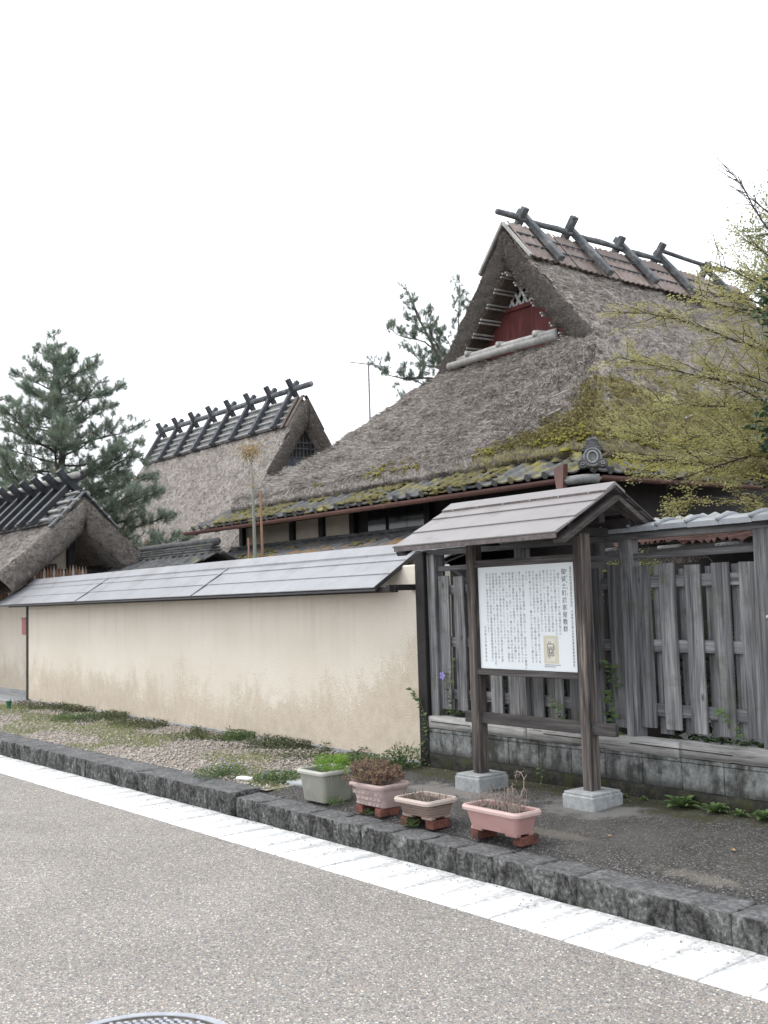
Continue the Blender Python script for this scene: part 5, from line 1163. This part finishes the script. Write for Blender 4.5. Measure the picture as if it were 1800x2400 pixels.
def trees():
    px, py = -25.2, 9.6; tr = [Vector((px+.15*math.sin(i*1.1), py+.1*math.cos(i), .1+8.0*i/9)) for i in range(10)]; limbs = []
    view = Vector((.79, .61, 0)); fw = Vector((-.61*1.0, .79, 0))
    for i in range(64):
        f = (i+.5)/64; z = 2.5+5.3*f; L = (2.75*(1-f)**.6+.35)*random.uniform(.65, 1.1); a = i*2.399+random.uniform(-.3, .3)
        d = (view*math.cos(a)+Vector((-.61, .79, 0))*math.sin(a)); b0 = Vector((px+.15*math.sin(z), py, z)); limbs.append((b0, b0+d*L+Vector((0, 0, L*(.16+.35*f))), -.05))
    for dz, L in ((2.3, 2.7), (3.5, 2.2), (4.4, 2.4), (5.0, 2.3), (3.0, 1.9), (4.0, 2.6)):      # the long boughs reaching to the right
        b0 = Vector((px, py, dz)); limbs.append((b0, b0+view*L+Vector((0, 0, .35)), -.06))
    limbs.append((tr[-2], tr[-1]+Vector((.05, 0, .35)), 0))
    pine('pine_tree', 'bushy green pine with orange candles behind the thatched gate', tr, .2, limbs, .17, .0085, 46, 'pine', .07, 8.5)
    tr = [Vector(p) for p in ((-23.4, 22, .1), (-23.6, 22, 5), (-24.4, 22, 8.4), (-25.2, 22, 9.9), (-25.9, 22, 11.0), (-26.3, 22, 11.9))]; limbs = []
    for b0, b1 in [((-24.0, 22, 7.2), (-27.4, 22.5, 8.5)), ((-24.4, 22, 8.4), (-27.6, 21.5, 9.6)), ((-24.6, 22, 8.8), (-27.2, 22.6, 10.3)), ((-25.0, 22, 9.6), (-27.0, 21.6, 10.9)), ((-25.4, 22, 10.2), (-26.9, 22.4, 11.3)), ((-25.7, 22, 10.8), (-26.4, 22, 12.0)),
                   ((-24.2, 22, 8.0), (-24.0, 22.2, 11.5)), ((-24.2, 22, 8.6), (-24.9, 21.5, 10.6)), ((-24.1, 22, 9.0), (-23.2, 22.3, 10.6)), ((-24.1, 22, 8.0), (-26.2, 21.4, 9.0)), ((-24.3, 22, 8.6), (-25.9, 22.8, 9.9)), ((-25.2, 22, 9.9), (-25.0, 21.8, 11.0)), ((-24.0, 22, 7.0), (-26.6, 21.6, 7.9)), ((-23.9, 22, 7.8), (-22.5, 22, 9.4)),
                   ((-24.3, 22, 9.5), (-24.9, 22.2, 10.3)), ((-24.1, 22, 10.3), (-23.5, 22, 11.0)), ((-24.2, 22, 8.2), (-25.0, 22.6, 8.6))]: limbs.append((b0, b1, -.03))
    pine('pine_tree', 'leaning open-crowned pine rising behind the main thatched roof', tr, .1, limbs, .17, .009, 46, 'pine_far', 0, 6.5)
    # broadleaf crown above the far ridge end
    t = empty('broadleaf_tree', (-12.0, 21.5, .1), 'pale green broadleaf tree beyond the far end of the ridge', 'tree'); c = Vector((-11.7, 21.5, 9.0))
    MB().tube([(-12, 21.5, .1), (-11.9, 21.5, 5), (-11.7, 21.5, 8.5)], [.22, .16, .07], 8).obj('trunk', M['bark'], t, smooth=True)
    P = []; D = []; mb = MB()
    for k in range(120):
        v = Vector((random.gauss(0, 1), random.gauss(0, 1), random.gauss(0, 1))).normalized(); r = random.uniform(.55, 1)**.6; q = c+Vector((v.x*1.75, v.y*1.75, v.z*1.95))*r
        st = Vector((-11.75, 21.5, 6.4+2.6*random.random())); mb.tube(curve_pts(st, q, .06, .05, 4), [.03, .024, .017, .01, .005], 4, False)
        for e in range(80): P.append(tuple(q+Vector((random.gauss(0, .22), random.gauss(0, .22), random.gauss(0, .17))))); D.append((random.gauss(0, 1), random.gauss(0, 1), random.gauss(0, .7)))
    mb.obj('limbs', M['twig'], t); V, F = leaf_arrays(np.array(P), np.array(D), RNG.uniform(.05, .1, len(P)), .045); np_mesh('crown', V, F, M['farleaf'], t, kind='stuff')
    # fresh spring foliage reaching in from the right
    t = empty('maple_tree', (-3.7, 7.6, .12), 'young yellow green leafy tree with thin dark branches at right edge', 'tree')
    MB().tube([(-3.7, 7.6, .1), (-3.75, 7.6, 1.4), (-3.85, 7.6, 2.6), (-3.95, 7.55, 3.8), (-4.2, 7.5, 4.6)], [.075, .06, .05, .035, .018], 8).obj('trunk', M['twig'], t, smooth=True)
    mb = MB(); P = []; D = []
    B = [((-3.80, 7.6, 2.1), (-5.55, 7.3, 2.74), .05), ((-3.82, 7.6, 2.3), (-6.0, 7.5, 3.06), -.02), ((-3.85, 7.6, 2.5), (-5.9, 7.9, 3.35), .06), ((-3.88, 7.6, 2.8), (-5.95, 7.4, 3.72), .03), ((-3.9, 7.6, 3.1), (-5.75, 7.2, 4.05), .06), ((-3.92, 7.6, 3.3), (-5.35, 7.8, 4.2), .05),
         ((-3.9, 7.6, 2.6), (-5.2, 7.0, 2.45), .1), ((-3.95, 7.6, 2.0), (-5.0, 6.9, 2.3), .1), ((-3.95, 7.55, 3.8), (-4.85, 7.5, 5.15), 0), ((-4.0, 7.5, 4.1), (-4.55, 7.3, 4.75), 0), ((-3.9, 7.6, 3.5), (-4.9, 7.3, 4.3), .03), ((-3.82, 7.6, 2.2), (-4.9, 7.8, 3.0), .04), ((-3.85, 7.6, 2.5), (-5.0, 7.2, 3.4), .03), ((-3.84, 7.6, 2.3), (-5.5, 7.7, 2.95), .08),
         ((-3.86, 7.6, 2.9), (-5.1, 8.0, 3.85), .03), ((-3.84, 7.6, 2.2), (-4.7, 7.1, 2.7), .05), ((-3.84, 7.6, 2.7), (-4.6, 7.2, 3.3), .05), ((-3.9, 7.6, 3.3), (-4.5, 7.4, 4.0), .05), ((-3.95, 7.55, 3.6), (-4.7, 7.6, 4.45), .03), ((-4.0, 7.5, 3.9), (-4.5, 7.7, 4.6), .02), ((-3.95, 7.55, 3.7), (-5.0, 7.9, 4.35), .04), ((-3.9, 7.6, 3.4), (-4.8, 7.0, 3.9), .04)]
    B += [((-3.8, 7.6, 2.0+.28*k), (-2.3-.2*(k % 2), 7.3+.25*(k % 3), 2.7+.3*k), .04) for k in range(7)]+[((-3.85, 7.6, 2.4+.4*k), (-3.6-.3*(k % 2), 8.9-.2*k, 3.1+.42*k), .03) for k in range(4)]
    for bi, (a, b, sag) in enumerate(B):
        c = curve_pts(a, b, sag, .05, 8); L = (Vector(b)-Vector(a)).length; mb.tube(c, [.0105*(1-.85*i/8)+.0018 for i in range(9)], 5, False); bare = bi in (8, 9)
        m = int(19*L)
        for k in range(m):
            f = .2+.8*(k+random.random())/m; i = min(7, int(f*8)); p = c[i].lerp(c[i+1], f*8-i); dr = (c[i+1]-c[i]).normalized()
            td = (dr*.9+Vector((random.gauss(0, .6), random.gauss(0, .6), random.gauss(.05, .5)))).normalized(); tl = random.uniform(.12, .42); q = p+td*tl; tw = curve_pts(p, q, .05, .07, 3); mb.tube(tw, [.0045, .0035, .0025, .0012], 3, False)
            if bare and random.random() < .96: continue
            for e in range(int((92 if b[2] < 3.9 else 55)*tl/.3)):
                s = p.lerp(q, random.uniform(.25, 1.05))+Vector((random.gauss(0, .028), random.gauss(0, .028), random.gauss(-.005, .014))); P.append(tuple(s)); D.append((random.gauss(0, 1)+td.x, random.gauss(0, 1)+td.y, random.gauss(-.1, .25)))
    mb.obj('branches', M['twig'], t); V, F = leaf_arrays(np.array(P), np.array(D), RNG.uniform(.015, .034, len(P)), .0135, .1, np.array([[0, 0, 1.0]])); np_mesh('foliage', V, F, M['maple'], t, kind='stuff')
    # dark glossy evergreen at the edge
    t = empty('evergreen_tree', (-3.55, 6.9, .12), 'dark glossy evergreen hanging in at right edge of view', 'tree'); mb = MB(); P = []; D = []
    MB().tube([(-3.55, 6.9, .1), (-3.6, 6.9, 2.0), (-3.75, 6.9, 4.2)], [.07, .055, .03], 8).obj('trunk', M['bark'], t, smooth=True)
    for (x, y, z, r) in ((-4.08, 6.9, 3.75, .17), (-3.95, 6.9, 3.4, .22), (-4.1, 6.85, 3.62, .1), (-4.0, 6.9, 3.0, .22), (-4.02, 6.9, 3.18, .12), (-4.1, 6.8, 2.78, .16), (-4.1, 6.8, 2.64, .1), (-3.9, 6.9, 2.5, .25), (-3.8, 6.9, 3.9, .25), (-3.75, 6.8, 3.2, .3), (-3.3, 6.85, 3.6, .3), (-3.25, 6.95, 3.0, .28), (-3.45, 6.7, 2.5, .25), (-3.5, 6.9, 4.2, .25)):
        mb.tube(curve_pts((-3.66, 6.9, z-.5), (x, y, z), .05, .04, 4), [.016, .013, .01, .007, .004], 5, False)
        for k in range(int(420*r)):
            v = Vector((random.gauss(0, 1), random.gauss(0, 1), random.gauss(0, 1))).normalized()*r*random.random()**.4; P.append((x+v.x, y+v.y, z+v.z)); D.append((v.x+random.gauss(0, .3), v.y+random.gauss(0, .3), random.gauss(-.1, .3)))
    mb.obj('branches', M['twig'], t); V, F = leaf_arrays(np.array(P), np.array(D), RNG.uniform(.05, .095, len(P)), .03, .12); np_mesh('foliage', V, F, M['evergreen'], t, kind='stuff')
    # slim sapling and stakes behind the wall
    t = empty('sapling', (-11.6, 7, .12), 'slim bare sapling with tuft of reddish leaves above the wall', 'sapling')
    MB().tube([(-11.6, 7, .12), (-11.6, 7, 2.2), (-11.62, 7, 3.0), (-11.66, 7, 3.5)], [.028, .024, .02, .012], 7).obj('stem', M['palestem'], t, smooth=True); P = []; D = []
    for k in range(300): v = Vector((random.gauss(0, .062), random.gauss(0, .062), random.gauss(0, .06))); P.append((-11.66+v.x, 7+v.y, 3.56+v.z+.4*math.hypot(v.x, v.y))); D.append((v.x*8+random.gauss(0, .5), v.y*8+random.gauss(0, .5), random.gauss(-.1, .6)))
    for k in range(20): P.append((-11.61+random.gauss(0, .02), 7, random.uniform(3.1, 3.45))); D.append((random.gauss(0, 1), random.gauss(0, 1), .3))
    V, F = leaf_arrays(np.array(P), np.array(D), RNG.uniform(.025, .05, len(P)), .018); np_mesh('foliage', V, F, M['redleaf'], t, kind='stuff')
    for x, h, r, l in ((-11.42, 3.05, .02, 'tall orange brown stake beside the sapling'), (-11.74, 2.47, .016, 'short orange brown stake left of the sapling')):
        tag(MB().tube([(x, 7, .12), (x+.01, 7, h*.6), (x-.02, 7, h)], [r, r*.95, r*.75], 7).obj('garden_stake', M['stake'], None, smooth=True), l, 'stake')
trees()

# ------------------------------------------------------------------ gravel, weeds, small things
def small_things():
    # gravel stones lying on the strip
    n = 15000; X = RNG.uniform(-16.5, -7.15, n)*1.0; u = RNG.random(n); Y = np.array([kerb_y(x) for x in X])+.29+u*(5.78-np.array([kerb_y(x) for x in X])-.29); S = RNG.uniform(.006, .017, n)*(1+.5*(RNG.random(n) < .12))
    Z = np.array([gz(x, y)+.014+.018*noise.noise((x*.9, y*1.2, 3))*min(1, 4*q) for x, y, q in zip(X, Y, u)])+S*.25
    oc = np.array([(1, 0, 0), (0, 1, 0), (-1, 0, 0), (0, -1, 0), (0, 0, .7), (0, 0, -.7)]); ofc = np.array([(0, 1, 4), (1, 2, 4), (2, 3, 4), (3, 0, 4), (1, 0, 5), (2, 1, 5), (3, 2, 5), (0, 3, 5)])
    V = oc[None]*S[:, None, None]*RNG.uniform(.7, 1.3, (n, 6, 1)); a = RNG.random(n)*6.28; ca, sa = np.cos(a)[:, None], np.sin(a)[:, None]
    V = np.stack([V[:, :, 0]*ca-V[:, :, 1]*sa, V[:, :, 0]*sa+V[:, :, 1]*ca, V[:, :, 2]], 2)+np.stack([X, Y, Z], 1)[:, None]
    np_mesh('gravel', V.reshape(-1, 3), (ofc[None]+6*np.arange(n)[:, None, None]).reshape(-1, 3), M['gravel'], None, label='loose mixed gravel covering the strip before the wall', cat='gravel', kind='stuff')
    # low weeds on the strip
    def strip(k, fx, keep):
        o = []
        while len(o) < k:
            x = random.uniform(-16.2, -7.0); y = fx(x)
            if keep(x, y): o.append((x, y, gz(x, y)+.012))
        return np.array(o)
    P = strip(14000, lambda x: 5.8-abs(random.gauss(0, .27))-.02, lambda x, y: noise.noise((x*1.5, y*2.5, 1))+.5*noise.noise((x*5, y*6, 2)) > .02)
    P[:, 2] += RNG.random(len(P))**2*.075; D = np.stack([RNG.normal(size=len(P)), RNG.normal(size=len(P)), RNG.uniform(-.1, .8, len(P))], 1)
    V, F = leaf_arrays(P, D, RNG.uniform(.014, .034, len(P)), RNG.uniform(.010, .024, len(P)), .15, np.array([[0, 0, 1.0]])); np_mesh('clover_weeds', V, F, M['clover'], None, label='low clover and ivy weeds along the foot of the wall', cat='weeds', kind='stuff')
    P = strip(17000, lambda x: kerb_y(x)+.3+random.random()*1.3, lambda x, y: noise.noise((x*.8, y*1.7, 4))+(.22 if x < -11.5 else 0)-.12*abs(y-4.6) > .06)
    D = np.stack([RNG.normal(size=len(P))*.45, RNG.normal(size=len(P))*.45, np.ones(len(P))], 1); V, F = blade_arrays(P, D, RNG.uniform(.02, .06, len(P)), .0045); np_mesh('grass', V, F, M['grass'], None, label='thin pale grass growing through the gravel strip', cat='grass', kind='stuff')
    def bush(name, label, cat, c, r, h, n, size, m, flowers=0, stems=8, group=None):
        t = empty(name, c, label, cat, group); mb = MB(); P = []; D = []; c = Vector(c)
        for k in range(stems):
            a = random.uniform(0, 6.28); q = c+Vector((r*random.random()*math.cos(a), r*random.random()*math.sin(a), h*random.uniform(.5, 1))); mb.tube([c+Vector((random.gauss(0, r*.25), random.gauss(0, r*.25), 0)), (c+q)/2, q], [.0025, .002, .0012], 4, False)
        for k in range(n):
            a = random.uniform(0, 6.28); rr = r*math.sqrt(random.random()); P.append((c.x+rr*math.cos(a), c.y+rr*math.sin(a), c.z+h*random.random()*(1-.4*rr/r))); D.append((math.cos(a)+random.gauss(0, .6), math.sin(a)+random.gauss(0, .6), random.uniform(-.1, 1)))
        mb.obj('stems', M[m], t); V, F = leaf_arrays(np.array(P), np.array(D), RNG.uniform(size*.6, size*1.2, n), size*.5, .12); np_mesh('leaves', V, F, M[m], t, kind='stuff')
        if flowers:
            P = np.array([(c.x+random.gauss(0, r*.6), c.y+random.gauss(0, r*.6), c.z+h*random.uniform(.7, 1.1)) for _ in range(flowers)]).repeat(4, 0); V, F = leaf_arrays(P, RNG.normal(size=(len(P), 3)), .011, .009); np_mesh('petals', V, F, M['petal'], t, kind='stuff')
        return t
    g = lambda x, y: (x, y, gz(x, y)+.012)
    bush('weed_clump', 'green weed clump with pink flowers at the left kerb end', 'weed', g(-7.95, 4.42), .22, .11, 1400, .016, 'weed', 14, 40)
    bush('weed_clump', 'flowering weed clump beside the white tray', 'weed', g(-7.35, 4.62), .2, .09, 1200, .02, 'weed', 10, 30)
    bush('weed_clump', 'leafy green weed clump behind the sage green planter', 'weed', g(-7.35, 5.35), .3, .12, 1300, .028, 'weed', 0, 30)
    bush('weed_clump', 'tall thin weeds at foot of the wall near its dark end post', 'weed', g(-6.98, 5.6), .16, .22, 420, .03, 'weed', 0, 26)
    bush('weed_clump', 'small bright weed clump halfway along the wall foot', 'weed', g(-9.6, 5.55), .16, .14, 420, .03, 'weed', 0, 18)
    bush('weed_clump', 'grassy weed clump in the gravel near the gate', 'weed', g(-13.2, 5.3), .35, .10, 1500, .022, 'weed', 0, 30)
    bush('weed_clump', 'tiny weeds growing beside the base of the sage green planter', 'weed', g(-6.24, 4.38), .07, .06, 120, .014, 'weed', 0, 10)
    bush('weed_clump', 'tiny weeds under the brick-patterned pink planter', 'weed', g(-5.79, 4.36), .05, .04, 110, .012, 'weed', 0, 6)
    bush('weed_clump', 'small weeds spilling beneath the beige grooved planter', 'weed', g(-5.30, 4.32), .06, .07, 200, .012, 'weed', 0, 8)
    def rosette(label, x, y, n, L):
        t = empty('rosette_weed', g(x, y), label, 'weed'); mb = MB(); c = Vector(g(x, y))
        for k in range(n):
            a = 2.4*k+random.uniform(-.2, .2); el = .35+.8*(k/n); l = L*random.uniform(.75, 1.1)*(1-.25*k/n); d = Vector((math.cos(a)*math.cos(el), math.sin(a)*math.cos(el), math.sin(el))); s = Vector((-math.sin(a), math.cos(a), 0)); mb2 = MB()
            w = l*.17; pts = []
            for f, ww in ((0, .25), (.3, .7), (.62, 1), (.85, .65), (1, .05)): p = c+d*l*f+Vector((0, 0, -.30*l*f*f)); pts += [p-s*w*ww+Vector((0, 0, .012*ww)), p, p+s*w*ww+Vector((0, 0, .012*ww))]
            fs = []
            for i in range(4): fs += [(3*i, 3*i+1, 3*i+4, 3*i+3), (3*i+1, 3*i+2, 3*i+5, 3*i+4)]
            mb2.add(pts, fs).obj('leaf', M['weed'], t, smooth=True)
    rosette('largest broad-leaved weed rosette at foot of the fence blocks', -4.22, 5.66, 22, .17); rosette('second weed rosette along the fence foot, flatter than its neighbour', -3.97, 5.66, 24, .12)
    rosette('small weed rosette between two larger ones by the fence', -3.80, 5.66, 12, .075); rosette('weed rosette at right edge of view by the fence foot', -3.64, 5.66, 18, .12)
    rosette('tiny weed at fence foot behind the right footing', -4.72, 5.70, 8, .05); rosette('tiny weed in dark moss beside the tiny fence-foot weed', -4.55, 5.70, 8, .045)
    def vine(name, label, path, n, size, m='weed', flower=None):
        t = empty(name, path[0], label, 'vine'); pts = [Vector(p) for p in path]; mb = MB(); mb.tube(pts, [.003]*len(pts), 4, False); mb.obj('stem', M['weed'], t); k = 0
        for i in range(n):
            f = (i+random.random())/n*(len(pts)-1); j = min(len(pts)-2, int(f)); p = pts[j].lerp(pts[j+1], f-j); a = random.uniform(0, 6.28); d = Vector((math.cos(a), -abs(math.sin(a))*.8, random.uniform(-.4, .4))).normalized(); l = size*random.uniform(.6, 1.15); s = d.cross(Vector((0, -.6, 1))).normalized(); nn = s.cross(d)
            mb2 = MB(); v = []; fs = []
            for ff, ww in ((0, .1), (.3, .85), (.6, .8), (1, .03)): q = p+d*(l*ff+.008); v += [q-s*l*.32*ww+nn*.08*l*ww, q, q+s*l*.32*ww+nn*.08*l*ww]
            for e in range(3): fs += [(3*e, 3*e+1, 3*e+4, 3*e+3), (3*e+1, 3*e+2, 3*e+5, 3*e+4)]
            mb2.add(v, fs).obj('leaf', M[m], t, smooth=True)
        if flower:
            c = Vector(flower)
            for e in range(5):
                a = e*1.2566; mb2 = MB(); d = Vector((math.cos(a), -.15, math.sin(a))); s = Vector((-math.sin(a), 0, math.cos(a))); mb2.add([c, c+d*.028+s*.015, c+d*.036, c+d*.028-s*.015], [(0, 1, 2, 3)]).obj('petal', M['petal'], t)
    vine('climbing_vine', 'vine with violet flower climbing the left fence boards', [(-6.56, 5.83, .66), (-6.60, 5.82, .85), (-6.56, 5.82, 1.0), (-6.54, 5.82, 1.12)], 22, .05, 'weed', (-6.66, 5.81, .97))
    vine('climbing_vine', 'vine creeping up the dark post at the wall end', [(-6.84, 5.79, .2), (-6.88, 5.78, .4), (-6.82, 5.77, .55), (-6.90, 5.76, .75), (-7.02, 5.75, .86)], 46, .055)
    vine('climbing_vine', 'leafy vine behind right post of the notice board', [(-4.87, 5.83, .62), (-4.88, 5.82, .8), (-4.85, 5.82, 1.0), (-4.88, 5.82, 1.12)], 26, .075)
    vine('climbing_vine', 'round-leaved vine hanging on the right fence boards', [(-3.80, 5.83, .60), (-3.84, 5.82, .72), (-3.93, 5.81, .80), (-3.98, 5.8, .88)], 11, .075)
    vine('climbing_vine', 'small vine between fence boards under the notice panel', [(-5.37, 5.82, .66), (-5.36, 5.81, .76), (-5.40, 5.81, .84)], 10, .07)
    vine('climbing_vine', 'sprouting vine at block wall foot between the sign posts', [(-5.50, 5.72, .2), (-5.48, 5.71, .32), (-5.47, 5.71, .42)], 10, .05)
    vine('climbing_vine', 'sprouting vine at block wall foot beside right sign post', [(-4.98, 5.72, .2), (-4.97, 5.71, .30), (-4.99, 5.71, .42)], 11, .05)
    vine('creeping_vine', 'dark ivy under the right fence boards above the sill', [(-4.25, 5.86, .66), (-4.05, 5.86, .65), (-3.85, 5.86, .655), (-3.7, 5.86, .65)], 34, .06, 'darkleaf')
    vine('creeping_vine', 'dark ivy under the left fence boards above the sill', [(-6.7, 5.86, .66), (-6.5, 5.86, .67), (-6.25, 5.86, .655)], 30, .06, 'darkleaf')
    bush('fern_shrub', 'bright green shrub showing above fence behind the notice board', 'shrub', (-5.05, 6.35, 1.55), .22, .42, 900, .035, 'grass', 0, 30)
    bush('gap_blocking_shrub', 'added dark leafy shrub blocking light in the fence gaps', 'shrub', (-4.3, 6.45, .15), .5, 1.45, 2600, .06, 'darkleaf', 0, 30)  # both dark shrubs are added to block light through the fence
    bush('gap_blocking_shrub', 'added dark leafy shrub blocking gap light left of the notice board', 'shrub', (-6.1, 6.5, .15), .55, 1.3, 2600, .06, 'darkleaf', 0, 30)
    # dry stems on the top rail
    t = empty('dry_grass_tuft', (-4.35, 5.95, 1.8), 'dry brown stems tangled on the fence top rail', 'dry grass'); mb = MB()
    for k in range(70): b = Vector((-4.40+random.gauss(0, .09), 5.93+random.gauss(0, .02), 1.80)); q = b+Vector((random.gauss(0, .06), random.gauss(0, .03), random.uniform(.0, .07))); mb.tube([b, (b+q)/2+Vector((0, 0, .02)), q], .0016, 3, False)
    mb.obj('stems', M['deadtwig'], t)
    # litter
    c = Vector(g(-7.62, 4.47)); o = rough_box(c+Vector((0, 0, .015)), (.17, .07, .03), Matrix.Rotation(.3, 3, 'Z'), .02, .003, 5, .012).obj('foam_tray', M['white_plastic'], None, smooth=True); tag(o, 'white plastic tray lying in weeds by the kerb', 'tray')
    t = empty('pipe_cap', g(-15.6, 5.2), 'small green plastic standpipe in gravel near the gate', 'pipe'); MB().lathe([(.03, 0), (.03, .09), (.04, .092), (.04, .12), (.0, .122)], g(-15.6, 5.2), 14).obj('cap', M['green_plastic'], t)
    o = rough_box(g(-7.02, 4.75), (.42, .26, .05), Matrix.Rotation(.2, 3, 'Z'), .05, .012, 8, .02).own('edging_stone', M['stone_foot'], None, g(-7.02, 4.75), smooth=True); tag(o, 'flat pale stone edging the gravel beside the kerb end', 'stone')
    for i in range(16):
        x = random.uniform(-6.6, -2.9); y = random.uniform(4.45, 5.72) if i > 9 else random.uniform(5.5, 5.72); mb = MB(); l = random.uniform(.016, .03); a = random.uniform(0, 6.28); ca, sa = math.cos(a), math.sin(a); z = gz(x, y)+.016
        mb.add([(x-ca*l, y-sa*l, z), (x-sa*l*.45, y+ca*l*.45, z+.008), (x+ca*l, y+sa*l, z+.003), (x+sa*l*.45, y-ca*l*.45, z+.007)], [(0, 3, 2, 1)]); tag(mb.own('fallen_leaf', M['dryleaf'], None, (x, y, z)), 'small dry fallen leaf on the dark footway', 'leaf', 'fallen leaves on the footway')
    # grit on the white line
    n = 260; X = RNG.uniform(-8.5, -1.5, n); Y = np.array([kerb_y(x) for x in X])-.01-np.abs(RNG.normal(size=n))*.16; keep = Y > np.array([kerb_y(x) for x in X])-.45; X, Y = X[keep], Y[keep]; n = len(X); S = RNG.uniform(.003, .008, n)
    V = oc[None]*S[:, None, None]*RNG.uniform(.7, 1.3, (n, 6, 1))+np.stack([X, Y, S*.4+.007], 1)[:, None]
    np_mesh('grit', V.reshape(-1, 3), (ofc[None]+6*np.arange(n)[:, None, None]).reshape(-1, 3), M['gravel'], None, label='scattered grit on the white edge line', cat='grit', kind='stuff')
small_things()
